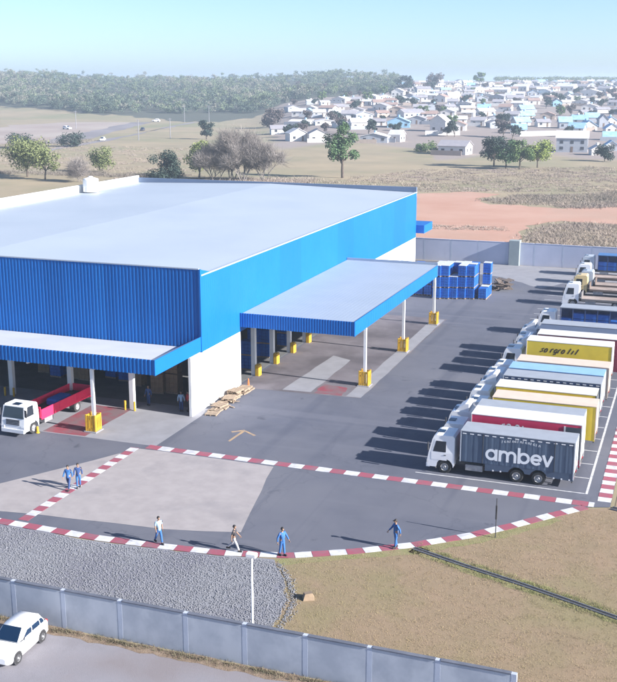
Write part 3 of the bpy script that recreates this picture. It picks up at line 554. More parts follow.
# ------------------------------------------------------------------ trucks: nose at x=0 pointing to -x, centre line y=0
def cab(t, m, W2=1.06, ht=2.76, fairing=False):
    arch = arc(1.27, .48, .60, 0, 180, 10)
    out = [(.02,.42),(.02,.95),(.10,1.42),(.119,1.5),(.34,2.42),(.46,ht-.06),(.62,ht),(1.78,ht+.02),(1.93,ht-.12),(1.95,1.5),(1.95,1.0),(1.95,.62)]
    out = out+[(1.88,.48)]+arch+[(.66,.42)]
    # body: outline extruded, sides drawn in a little above the waist
    n = len(out); lv = []
    for y, s in ((-W2, 0), (-W2+.05, 1), (W2-.05, 1), (W2, 0)):
        lv.append([(x, (y if z < 1.5 else y*(1-.075*(z-1.5))), z) for x, z in out])
    b = MB(); v = lv[0]+lv[3]
    lo_ = [0, 1, 2, 3]+list(range(9, n)); hi_ = list(range(3, 10))
    b.add(v, [tuple(lo_), tuple(hi_), tuple(n+i for i in lo_[::-1]), tuple(n+i for i in hi_[::-1])]+[(i, n+i, n+(i+1) % n, (i+1) % n) for i in range(n)])
    c = b.build('cab', m, t)
    def xf(z): return np.interp(z, [.95, 1.42, 2.42], [.02, .10, .34])
    def yw(z): return W2*(1-.075*max(0, z-1.5))
    b = MB(); z0, z1 = 1.50, 2.36
    b.add([(xf(z0)-.012, -yw(z0)+.10, z0), (xf(z0)-.012, yw(z0)-.10, z0), (xf(z1)-.012, yw(z1)-.12, z1), (xf(z1)-.012, -yw(z1)+.12, z1)], [(0, 3, 2, 1)])
    b.build('windscreen', M['glass'], t)
    for s in (-1, 1):
        f = (0, 1, 2, 3) if s < 0 else (3, 2, 1, 0)
        d = MB(); q = [(.30, .95), (1.42, .95), (1.42, 2.46), (.52, 2.46), (.30, 1.6)]
        q = [(.30, .95), (1.42, .95), (1.42, 1.5), (.30, 1.5), (1.42, 2.46), (.52, 2.46)]; ff = [(0, 1, 2, 3), (3, 2, 4, 5)]
        d.add([(x, s*(yw(z)+.008), z) for x, z in q], ff if s < 0 else [k[::-1] for k in ff]); dr = d.build('door', m, t)
        g = MB(); q = [(.42, 1.56), (1.34, 1.56), (1.34, 2.34), (.62, 2.34)]
        g.add([(x, s*(yw(z)+.016), z) for x, z in q], [f]); g.build('side_window', M['glass'], dr)
        MB().box(1.2, s*(W2+.012)-.012, 1.32, 1.36, s*(W2+.012)+.012, 1.37).build('door_handle', M['dark'], dr)
        MB().box(.02, s*.92-.14, .66, .07, s*.92+.14, .88).box(-.005, s*.92-.15, .65, .02, s*.92+.15, .89).build('headlight', M['lamp'], t)
        mr = MB().box(.06, s*(W2+.16)-.09, 1.65, .13, s*(W2+.16)+.09, 2.25).box(.10, min(s*W2, s*(W2+.16)), 2.2, .13, max(s*W2, s*(W2+.16)), 2.24)
        mr.build('mirror', M['dark'], t)
        MB().box(.62, s*W2-.10, .34, 1.0-.30, s*W2+.01*s, .42).build('step', M['chassis'], t)
    MB().box(-.06, -W2+.02, .36, .20, W2-.02, .64).build('bumper', m if m is not M['cab_silver'] else M['chassis'], t)
    g = MB()
    for i in range(4): g.box(.0+i*.012, -.62, .98+i*.11, .05+i*.012, .62, 1.05+i*.11)
    g.build('grille', M['dark'], t)
    MB().box(.55, -.30, ht-.01, 1.05, .30, ht+.05).build('roof_hatch', M['carglass'], t)
    if fairing:
        MB().prism([(.75, ht), (1.75, ht), (1.75, ht+.62), (1.45, ht+.6), (.95, ht+.25)], -.85, .85, 'y').build('roof_deflector', m, t)
    return c
def chassis(t, L, axles):
    MB().box(.6, -.45, .62, L-.15, -.33, .84).box(.6, .33, .62, L-.15, .45, .84).build('chassis_frame', M['chassis'], t)
    b = MB().box(2.75, -1.0, .42, 3.95, -.55, .84); b.build('fuel_tank', M['rim'], t)
    MB().box(2.75, .55, .42, 3.6, 1.0, .84).build('battery_box', M['chassis'], t)
    MB().box(L-.14, -.95, .42, L-.04, .95, .60).build('rear_bumper', M['chassis'], t)
    for s in (-1, 1):
        wheel(t, 1.27, s*.88, WT, .47)
        for a in axles: wheel(t, a, s*.80, WD, .47)
        MB().box(L-.04, s*.72-.16, .64, L+.0, s*.72+.16, .76).build('tail_light', M['tail'], t)
def box_body(t, L, top, m_side, m_roof, axles, x0=2.38, z0=.58, hw=1.08, hooks=True, seams=(), m_frame=None):
    b = MB(); b.box(x0, -hw, 1.08, L, hw, top); bo = b.build('cargo_box', m_side, t)
    for s in (-1, 1):
        pts = [(x0+1.75, 1.08), (x0+1.75, z0)]
        for a in axles: pts += [(x, z) for x, z in arc(a, .5, .60, 180, 0, 10) if z > z0]
        pts += [(L, z0), (L, 1.08)]
        k = MB(); k.prism(pts, s*hw-.03 if s > 0 else -hw, hw if s > 0 else -hw+.03, 'y'); k.build('side_skirt', m_side, t)
    MB().box(x0-.03, -hw-.012, top+.001, L+.02, hw+.012, top+.05).build('box_roof', m_roof, t)
    fr = m_frame or M['cab_silver']
    for x in (x0-.035, L-.04):
        for s in (-1, 1): MB().box(x, s*(hw-.03)-.05, z0+.1 if x > 3 else 1.06, x+.07, s*(hw-.03)+.05, top-.001).build('corner_post', fr, t)
    for x in seams: MB().box(x-.018, -hw-.012, 1.10, x+.018, -hw-.001, top-.04).build('panel_joint', M['dark'], t)
    for s in (-1, 1):
        d = MB().box(L+.001, s*hw*.5-hw*.46, 1.12, L+.035, s*hw*.5+hw*.46, top-.08); do = d.build('rear_door', fr, t)
        MB().cyl((L+.055, s*.12, 1.2), (L+.055, s*.12, top-.2), .02, n=6).build('lock_bar', M['rim'], do)
    if hooks:
        for i in range(15):
            x = x0+.25+i*(L-x0-.5)/14
            MB().box(x-.13, -hw-.016, top-.17, x+.13, -hw-.001, top-.11).build('curtain_strap', M['cab_white'], t)
            if i > 3 and all(abs(x-a) > .72 for a in axles): MB().box(x-.05, -hw-.014, z0+.03, x+.05, -hw-.001, z0+.13).build('curtain_buckle', M['cab_white'], t)
    return bo
def crate_body(t, L, top, m_roof, hw=1.1, x0=2.45):
    """open sided drinks body: posts, shelves and rows of blue crates under a grey roof"""
    MB().box(x0, -hw, .80, L, hw, .95).build('load_floor', M['dark'], t)
    MB().box(x0, -.05, .96, L, .05, top-.02).build('centre_wall', mat('navy_panel', (.02,.035,.10), (.03,.05,.13), 2), t)
    n = 6; q = (L-x0)/n
    for i in range(n+1):
        for s in (-1, 1):
            x = min(x0+i*q, L-.08); MB().box(x, s*(hw-.04)-.04, .951, x+.08, s*(hw-.04)+.04, top-.001).build('body_post', mat('navy_post', (.03,.06,.16), (.04,.07,.18), 2), t)
    r = random.Random(int(top*100))
    for i in range(n):
        for s in (-1, 1):
            lv = r.choice((1, 2, 2, 3))
            for k in range(lv):
                x = x0+i*q+.1; z = .955+k*.62
                MB().box(x, min(s*.08, s*.98), z, x+q-.14, max(s*.08, s*.98), z+.56).build('crate_row', M['crate'], t)
    MB().box(x0-.05, -hw-.03, top, L+.03, hw+.03, top+.09).build('body_roof', m_roof, t)
def flat_body(t, L, m_side, x0=2.3, hw=1.12, side=.0, head=.75, floor_m=None):
    r = random.Random(int(L*100)); n = 9; q = 2*hw/n
    for i in range(n):
        MB().box(x0, -hw+i*q+.008, .98, L, -hw+(i+1)*q-.008, 1.06+r.uniform(-.006, .006)).build('bed_plank', floor_m or M['planks'], t)
    MB().box(x0, -hw-.03, .86, L, -hw-.001, 1.10).box(x0, hw+.001, .86, L, hw+.03, 1.10).build('bed_rail', m_side, t)
    MB().box(x0-.08, -hw, 1.0, x0-.01, hw, 1.06+head).build('headboard', m_side, t)
    for x in np.linspace(x0+.3, L-.3, 7): MB().box(x-.05, -hw+.05, .84, x+.05, hw-.05, .975).build('cross_member', M['chassis'], t)
    if side:
        for s in (-1, 1):
            k = 3; w_ = (L-x0)/k
            for i in range(k):
                MB().box(x0+i*w_+.02, s*(hw+.015)-.02, 1.11, x0+(i+1)*w_-.02, s*(hw+.015)+.02, 1.10+side).build('drop_side', m_side, t)
        MB().box(L+.001, -hw, 1.0, L+.04, hw, 1.1+side).build('tailgate', m_side, t)
PC = lambda n, c, d=None: mat(n, c, d or tuple(v*.9 for v in c), 1.2, 6, .55)
C_slate = PC('slate_blue_curtain', (.065,.095,.15)); C_grey = PC('grey_blue_roof_sheet', (.30,.325,.37)); C_red = PC('crimson_panel', (.62,.03,.10))
C_wht = PC('white_box_roof', (.66,.65,.65)); C_cream = PC('cream_box_roof', (.62,.50,.41)); C_yel = PC('yellow_panel', (.82,.60,.05)); C_navy = PC('navy_panel_side', (.03,.06,.15))
C_lb = PC('light_blue_roof', (.24,.42,.66)); C_dgrey = PC('dark_grey_panel', (.06,.075,.095)); C_maroon = PC('maroon_panel', (.17,.02,.05)); C_droof = PC('dark_blue_roof', (.07,.09,.14))
C_redbed = PC('red_truck_bed', (.80,.025,.10))
AX = (6.32, 7.82)
GT = 'delivery trucks parked side by side in the bays'
def truck(k, label, kind, off=0, Y=None, cabm='cab_white', L=10.15, top=3.3, side=None, roof=None, seams=(), hooks=False, fairing=False, frame=None, axles=AX):
    y = Y if Y is not None else 69.5+1.1+2.95*k
    t = thing('delivery_truck' if kind != 'flat' else 'flatbed_truck', label, 'truck', (-16.5+off, y, 0), R(rng.uniform(-.35, .35)), GT)
    cab(t, M[cabm], ht=2.76+rng.uniform(-.05, .08), fairing=fairing); chassis(t, L, axles)
    if kind == 'box': box_body(t, L, top, side, roof, axles, hooks=hooks, seams=seams, m_frame=frame)
    elif kind == 'crate': crate_body(t, L, top, roof)
    else: flat_body(t, L, side)
    return t
C_slate2 = PC('slate_blue_curtain_fold', (.07,.105,.165))
def curtain(t, x0, x1, z0, z1, m, hw=1.08):
    """loose tarpaulin side with shallow vertical folds"""
    b = MB(); n = 150; v = []; r = random.Random(int(x0*10)); ph = [r.uniform(0, 6) for k in range(4)]
    for i in range(n+1):
        x = x0+(x1-x0)*i/n; q = .010+.006*math.sin(x*7+ph[0])+.004*math.sin(x*17.3+ph[1])+.003*math.sin(x*31+ph[2])
        v += [(x, -hw-q*.6, z0), (x, -hw-q, (z0+z1)/2), (x, -hw-q*.35, z1)]
    b.add(v, [(3*i+k, 3*i+3+k, 3*i+4+k, 3*i+1+k) for i in range(n) for k in (0, 1)]); o = b.build('curtain', m, t)
    for p in o.data.polygons: p.use_smooth = True
t = truck(0, 'dark slate blue curtain truck with white ambev lettering, nearest in the parked row', 'box', 0, top=3.28, side=C_slate, roof=C_grey, seams=(), hooks=True)
for x in (3.95, 8.85): MB().box(x-.02, -1.118, 1.10, x+.02, -1.082, 3.24).build('panel_joint', M['dark'], t)
curtain(t, 2.5, 10.05, 1.12, 3.07, C_slate2)
inst('lettering', ambev_mesh(), t, (4.15, -1.104, 1.42))
o = t.children[-1]; o.scale = (.865, 1, .86)
t = truck(1, 'crimson sided truck with white roof just behind the slate blue curtain truck', 'box', .12, top=3.64, side=C_red, roof=C_wht, frame=C_wht)
MB().box(9.05, -1.10, 1.12, 10.10, -1.081, 3.45).build('rear_side_panel', C_dgrey, t); MB().box(8.92, -1.11, 1.1, 9.04, -1.081, 3.48).build('white_side_post', C_wht, t)
inst('lettering', squiggle_mesh('rn ni', 1.9, .34, .1, mat('letter_white', (.8, .82, .84)), .1), t, (4.55, -1.084, 2.85))
truck(2, 'plain grey blue box truck between the crimson truck and the cream roofed truck', 'box', -.1, fairing=True, top=3.28, side=PC('grey_blue_side', (.22,.25,.30)), roof=C_grey)
t = truck(3, 'truck with cream roof and yellow side showing at its tail, fourth from the near end', 'box', .55, top=3.26, side=C_yel, roof=C_cream, frame=C_cream)
truck(4, 'yellow sided truck with bright white roof, fifth from the near end', 'box', .25, top=3.3, side=C_yel, roof=C_wht, frame=C_dgrey)
truck(5, 'navy sided truck with grey roof between white roofed and light blue roofed trucks', 'box', .35, fairing=True, top=3.42, side=C_navy, roof=C_grey, hooks=True, seams=(4.5, 6.5, 8.4))
truck(6, 'truck with light blue roof, sixth truck behind the slate blue curtain truck', 'box', .3, top=3.32, side=C_lb, roof=C_lb)
truck(7, 'truck with cream roof directly in front of the big yellow truck and empty bay', 'box', .5, top=3.25, side=C_cream, roof=C_cream, frame=C_cream, cabm='cab_white')
t = truck(9, 'bright yellow box truck with dark lettering and white roof beside the empty bay', 'box', .42, top=3.68, side=C_yel, roof=C_wht, frame=C_wht, L=10.0)
inst('lettering', squiggle_mesh('sa rgra fil', 3.7, .40, .5, mat('letter_dark', (.06,.035,.015)), .12), t, (3.6, -1.084, 2.72))
truck(10, 'maroon box truck with white roof right behind the yellow lettered truck', 'box', .95, top=3.66, side=C_maroon, roof=C_wht, fairing=True)
truck(11, 'dark roofed navy box truck behind the maroon truck', 'box', .6, top=3.45, side=C_navy, roof=C_droof, frame=C_dgrey)
truck(12, 'grey roofed navy box truck facing two empty bays', 'box', .5, top=3.36, side=C_navy, roof=C_grey, hooks=True, fairing=True)
truck(15, 'open sided truck carrying blue crates under a grey roof', 'crate', 1.2, top=3.28, roof=C_grey)
truck(21, 'white cabbed flatbed truck with bare plank bed behind the blue crate truck', 'flat', 1.9, Y=131.6, side=PC('grey_bed_rail', (.16,.15,.15)))
truck(23, 'cream cabbed flatbed truck with bare plank bed', 'flat', 2.2, Y=138.2, cabm='cab_cream', side=PC('brown_bed_rail', (.15,.11,.09)))
truck(24, 'silver cabbed flatbed truck with bare plank bed beside the cream cabbed one', 'flat', 2.6, Y=141.6, cabm='cab_silver', side=PC('brown_bed_rail', (.15,.11,.09)))
truck(26, 'farthest white cabbed flatbed truck near the rear wall', 'flat', 1.7, Y=147.2, side=PC('brown_bed_rail', (.15,.11,.09)))
truck(28, 'dark blue open sided truck at the far end against the rear wall', 'crate', 1.6, Y=153.6, top=3.05, roof=PC('blue_body_roof', (.06,.16,.36)), cabm='cab_silver')

# red flatbed at the front dock, nose to the camera
t = thing('flatbed_truck', 'white cabbed truck with bright red drop side bed under the front canopy', 'truck', (-48.55, 65.75, 0), R(90-1.5))
cab(t, M['cab_white'], ht=2.45); chassis(t, 9.6, (7.3,))
flat_body(t, 9.6, C_redbed, side=.58, head=.85, x0=2.2, hw=1.1, floor_m=M['dark'])
MB().cbox(5.2, -.6, 1.07, 7.3, .6, 1.55, .12).build('blue_tarp_load', M['crate'], t)

# ------------------------------------------------------------------ white hatchback on the service road
def hatchback(name, label, loc, rz, m, group=None, sc=1.0):
    """nose towards -x, centre y=0; body lofted from cross sections"""
    t = thing(name, label, 'car', loc, rz, group)
    def loft(secs, nm, m_, par):
        b = MB(); n = len(secs[0]); v = [p for s in secs for p in s]; f = []
        for k in range(len(secs)-1):
            for i in range(n): j = (i+1) % n; f.append((k*n+i, (k+1)*n+i, (k+1)*n+j, k*n+j))
        f += [tuple(range(n)), tuple(range(len(v)-1, len(v)-n-1, -1))]
        b.add(v, f); o = b.build(nm, m_, par)
        for p in o.data.polygons: p.use_smooth = len(p.vertices) == 4
        return o
    def sec(x, hw, z0, zs, zt, hwt):
        return [(x, -hw*.92, z0), (x, -hw, z0+.12), (x, -hw, zs-.10), (x, -hw*.95, zs), (x, -hwt, zt), (x, hwt, zt), (x, hw*.95, zs), (x, hw, zs-.10), (x, hw, z0+.12), (x, hw*.92, z0)]
    S = [sec(0, .55, .26, .50, .52, .45), sec(.06, .68, .2, .58, .62, .55), sec(.25, .77, .17, .68, .73, .6), sec(.75, .80, .16, .76, .82, .62), sec(1.05, .80, .16, .82, .90, .60),
         sec(1.75, .81, .16, .86, .92, .6), sec(3.1, .80, .17, .88, .92, .6), sec(3.42, .76, .2, .84, .88, .6), sec(3.53, .66, .3, .72, .76, .5)]
    body = loft(S, 'body', m, t)
    G = [sec(.96, .70, .80, .83, .86, .62), sec(1.62, .71, .80, 1.18, 1.36, .52), sec(1.85, .71, .8, 1.24, 1.42, .52), sec(2.6, .70, .8, 1.24, 1.42, .50), sec(3.05, .68, .8, 1.18, 1.35, .49), sec(3.38, .66, .8, .88, .92, .55)]
    loft(G, 'roof', m, t)
    def quad(pts, nm, m_, par, flip=False):
        b = MB(); n = len(pts); b.add(pts, [tuple(range(n)) if not flip else tuple(range(n-1, -1, -1))]); return b.build(nm, m_, par)
    quad([(.95, -.62, .885), (.95, .62, .885), (1.575, .51, 1.365), (1.575, -.51, 1.365)], 'windscreen', M['carglass'], t, True)
    quad([(3.40, -.54, .95), (3.40, .54, .95), (3.09, .46, 1.34), (3.09, -.46, 1.34)], 'rear_window', M['carglass'], t)
    for s in (-1, 1):
        y0, y1 = s*.712, s*.60
        for xs, nm in (((1.32, 2.05, 2.05, 1.74), 'front_side_window'), ((2.12, 2.80, 2.72, 2.12), 'rear_side_window'), ((2.87, 3.15, 2.98, 2.80), 'quarter_window')):
            ym = s*.724; xa = xs[0]+(xs[3]-xs[0])*.55; xb = xs[1]+(xs[2]-xs[1])*.55; quad([(xs[0], ym, .93), (xs[1], ym, .93), (xb, ym, 1.10), (xs[2], s*.70, 1.21), (xs[3], s*.70, 1.21), (xa, ym, 1.10)], nm, M['carglass'], t, s > 0)
        quad([(1.30, s*.822, .30), (2.08, s*.822, .30), (2.08, s*.80, .83), (1.30, s*.80, .81)], 'door', m, t, s > 0)
        MB().box(1.88, s*.825-.01, .68, 2.02, s*.825+.01, .71).build('door_handle', m, t)
        MB().box(1.35, s*.86-.07, .88, 1.47, s*.86+.07, .99).build('mirror', m, t)
        MB().prism([(.10, .52), (.16, .52), (.42, .66), (.36, .69), (.16, .62)], s*.60-.10, s*.60+.10, 'y').build('headlight', M['lamp'], t)
        MB().box(3.44, s*.62-.08, .62, 3.51, s*.62+.08, .86).build('tail_light', M['tail'], t)
        for x in (.68, 2.82):
            q = MB(); q.prism(arc(x, .29, .345, 0, 360, 18)[:-1], s*.74, s*.815, 'y') if s > 0 else q.prism(arc(x, .29, .345, 0, 360, 18)[:-1], -.815, -.74, 'y'); q.build('wheel_arch', M['dark'], t)
            wheel(t, x, s*.745, WC, .29)
    MB().box(.03, -.42, .28, .07, .42, .38).build('lower_grille', M['dark'], t)
    MB().box(.015, -.25, .40, .05, .25, .50).build('number_plate', mat('plate_grey', (.5, .5, .52)), t)
    t.scale = (sc,)*3
    return t
hatchback('hatchback_car', 'small white hatchback parked by the wall in the bottom left corner', (-29.35, 37.15, 0), R(92), M['cab_white'])
GC = 'far vehicles on the country road'
hatchback('far_car', 'tiny white car on the country road, nearest of the far vehicles', (-257, 428, .02), R(105), M['cab_white'], GC, 1.25)
hatchback('far_car', 'tiny dark car farther up the country road', (-289, 524, .02), R(108), PC('dark_car_paint', (.05,.05,.07)), GC, 1.25)
hatchback('far_car', 'tiny white vehicle standing left of the country road by the pole', (-334, 524, .02), R(170), M['cab_white'], GC, 1.5)
hatchback('far_car', 'tiny white vehicle at the distant bend of the road near the wood', (-345, 640, .02), R(20), M['cab_white'], GC, 1.5)

# ------------------------------------------------------------------ crates, pallets, poles and other yard things
tier = MB()
for i in range(3):
    for j in range(3):
        for k in range(4):
            tier.box(-.6+i*.4+.012, -.5+j*.335+.01, k*.32+.012, -.6+(i+1)*.4-.012, -.5+(j+1)*.335-.01, (k+1)*.32-.012)
tier_m = tier.mesh('crate_tier', M['crate'])
pal = MB()
for i in range(5): pal.box(-.6+i*.255, -.5, .10, -.6+i*.255+.17, .5, .125)
for j in (-.45, 0, .45): pal.box(-.6, j-.05, 0, .6, j+.05, .10)
pal_m = pal.mesh('pallet', M['wood'])
top_m = MB().box(-.58, -.48, 0, .58, .48, .05).mesh('top_sheet', PC('pale_top_sheet', (.55,.57,.6)))
GS = 'stacks of blue crates beyond the side canopy'
STK = []
for i in range(6):
    for j in range(3):
        STK.append((-30.2+i*1.02 if i < 5 else -24.6, 130.2+j*1.25+.32*i, (3, 3, 2, 3, 3, 1)[i] if j < 2 else 3, '%s from the left in the %s row' % (('first', 'second', 'third', 'fourth', 'fifth', 'last')[i], ('front', 'middle', 'back')[j])))
for i in range(5): STK.append((-36.2+i*1.12, 131.5+.1*i, 3 if i % 2 else 2, '%s from the left behind the side canopy roof' % ('first', 'second', 'third', 'fourth', 'fifth')[i]))
for i, (x, y, n_, wh_) in enumerate(STK):
    lab = ('tall' if n_ == 3 else 'shorter' if n_ == 2 else 'low')+' stack of blue crates, '+wh_
    s = thing('crate_stack', lab, 'crate stack', (x, y, 0), R(90+rng.uniform(-2, 2)), GS)
    for k in range(n_):
        inst('pallet', pal_m, s, (0, 0, k*1.42)); inst('crate_tier', tier_m, s, (rng.uniform(-.02, .02), rng.uniform(-.02, .02), .125+k*1.42), rng.uniform(-.015, .015))
    if rng.random() < .6: inst('top_sheet', top_m, s, (0, 0, .13+n_*1.42-.135))
# scrap heap right of the crates
heap_m = pal.mesh('pallet', mat('old_dark_wood', (.15,.115,.095), (.10,.08,.07), 4, 8, .9))
r2 = random.Random(31)
for i in range(14):
    x, y = -23.6+r2.uniform(-.7, 1.1), 138.6+r2.uniform(-1.2, 1.6)
    b = MB(); b.box(-.6, -.5, 0, .6, .5, .12)
    o = inst('wooden_pallet', heap_m, None, (x, y, .12+.2*(i % 6)), r2.uniform(0, 3)); o.rotation_euler = (r2.uniform(-.35, .35), r2.uniform(-.35, .35), r2.uniform(0, 3))
    tag(o, 'broken wooden pallet in the heap at the right end of the crates', 'pallet', 'heaped broken pallets')
# pallets and boards lying along the white wall
for i in range(9):
    y = 76.4+i*.93; z = .0; n_ = (1, 1, 2, 1, 3, 2, 4, 3, 2)[i]
    for k in range(n_):
        o = inst('wooden_pallet', pal_m, None, (-36.75+r2.uniform(-.2, .25)+(.25 if i < 3 else 0), y, .135*k), R(90)+r2.uniform(-.25, .25))
        tag(o, 'weathered wooden pallet lying along the foot of the white wall', 'pallet', 'pallets along the white wall')
for i in range(8):
    o = MB().box(-.9, -.06, 0, .9, .06, .04).build('loose_board', M['wood'], None, (-36.5+r2.uniform(-.5, .7), 75.6+r2.uniform(-.6, 6), .03+.16*r2.random()), r2.uniform(0, 3.1))
    tag(o, 'loose weathered board beside the pallets at the white wall', 'board', 'loose boards at the white wall')
o = MB().lathe([(0, 0), (.2, 0), (.2, .04), (.1, .06), (.05, .7), (0, .72)], n=10).build('traffic_cone', mat('cone_orange', (.55, .16, .05)), None, (-36.9, 85.0, .004)); tag(o, 'orange cone standing at the end of the white wall', 'cone')
tag(MB().lathe([(0, 0), (.16, 0), (.16, .05), (.1, .08), (.09, .5), (0, .55)], n=10).build('low_bollard', M['yellow'], None, (-47.3, 67.2, .004)), 'low yellow bollard beside the front wheel of the red bed truck', 'bollard')
# dark goods inside the front dock
brown = MB()
for i in range(3):
    for j in range(2):
        for k in range(4): brown.box(-.6+i*.4+.01, -.5+j*.5+.01, .13+k*.42, -.6+(i+1)*.4-.01, -.5+(j+1)*.5-.01, .13+(k+1)*.42-.015)
brown_m = brown.mesh('cartons', M['carton'])
for i, (x, y) in enumerate(((-43.6, 80.5), (-42.3, 80.9), (-46.5, 82), (-52, 82), (-53.3, 82.2), (-57, 83))):
    s = thing('carton_pallet', 'pallet of brown cartons in the dark behind the front dock', 'pallet load', (x, y, .012), R(r2.uniform(-6, 6)), 'carton pallets inside the front dock')
    inst('pallet', pal_m, s); inst('cartons', brown_m, s); inst('cartons', brown_m, s, (0, 0, 1.75))
for i, (x, y) in enumerate(((-40.5, 83), (-48.3, 83), (-50, 83.5), (-55, 82), (-39.3, 90.5), (-39.5, 95.4), (-39.4, 100.2), (-40.6, 95.2))):
    s = thing('crate_stack', 'stack of blue crates standing in the dark inside the warehouse', 'crate stack', (x, y, .012), R(r2.uniform(-6, 6)), 'crate stacks inside the warehouse')
    for k in range(2): inst('pallet', pal_m, s, (0, 0, k*1.42)); inst('crate_tier', tier_m, s, (0, 0, .125+k*1.42))
# lamp pole behind the wall and thin post on the arc
p = thing('lamp_pole', 'slim white lamp pole standing behind the bottom wall by the gravel', 'lamp pole', (-18.35, 42.35, 0))
MB().tube([(0, 0, 0), (0, 0, 5.2)], [.075, .05], 8).build('pole', M['whitemetal'], p)
MB().cbox(-.26, -.16, 5.2, .26, .16, 5.38, .04).build('lamp_head', M['whitemetal'], p); MB().cbox(-.16, -.14, -.02, .16, .14, .12, .02).build('base_plate', M['lightconc'], p)
p = thing('thin_post', 'thin dark post on the painted arc beside the lawn', 'post', (-9.85, 59.95, 0))
MB().tube([(0, 0, 0), (0, 0, 2.55)], [.035, .03], 6).build('pole', M['dark'], p); MB().cbox(-.055, -.05, 1.2, .055, .05, 2.1, .015).build('cover', M['dark'], p)
tag(MB().add([(-.32,-.28,0),(.30,-.3,0),(.34,.25,0),(-.3,.3,0),(-.2,-.2,.34),(.2,-.22,.40),(.18,.16,.36),(-.22,.18,.30)], [(3,2,1,0),(4,5,6,7),(0,1,5,4),(1,2,6,5),(2,3,7,6),(3,0,4,7)]).build('concrete_block', mat('tan_block', (.33,.24,.16), (.26,.19,.13), 3), None, (-17.85, 48.75, -.01), .5), 'rough tan block lying on the grass near the gravel edge', 'block')

# ------------------------------------------------------------------ people
dg = None
def skin(verts, edges, radii, sub=1, root=0):
    me = bpy.data.meshes.new('tmp'); me.from_pydata(verts, edges, []); o = bpy.data.objects.new('tmp', me); col.objects.link(o)
    o.modifiers.new('s', 'SKIN'); 
    if not me.skin_vertices: me.skin_vertices.new(name='')
    for i, r_ in enumerate(radii): d = me.skin_vertices[0].data[i]; d.radius = (r_, r_) if not isinstance(r_, tuple) else r_; d.use_root = i == root
    m2 = o.modifiers.new('u', 'SUBSURF'); m2.levels = sub; m2.render_levels = sub
    dep = bpy.context.evaluated_depsgraph_get(); dep.update()
    out = bpy.data.meshes.new_from_object(o.evaluated_get(dep)); bpy.data.objects.remove(o); bpy.data.meshes.remove(me)
    v = [tuple(p.co) for p in out.vertices]; f = [tuple(p.vertices) for p in out.polygons]; bpy.data.meshes.remove(out)
    return v, f
SKINM = mat('skin', (.32,.19,.13), (.28,.165,.11), 20); HAIR = mat('dark_hair', (.02,.016,.014), None, rough=.6); SHOE = mat('black_boot', (.02,.02,.022), None)
def smooth(o):
    for p in o.data.polygons: p.use_smooth = True
    return o
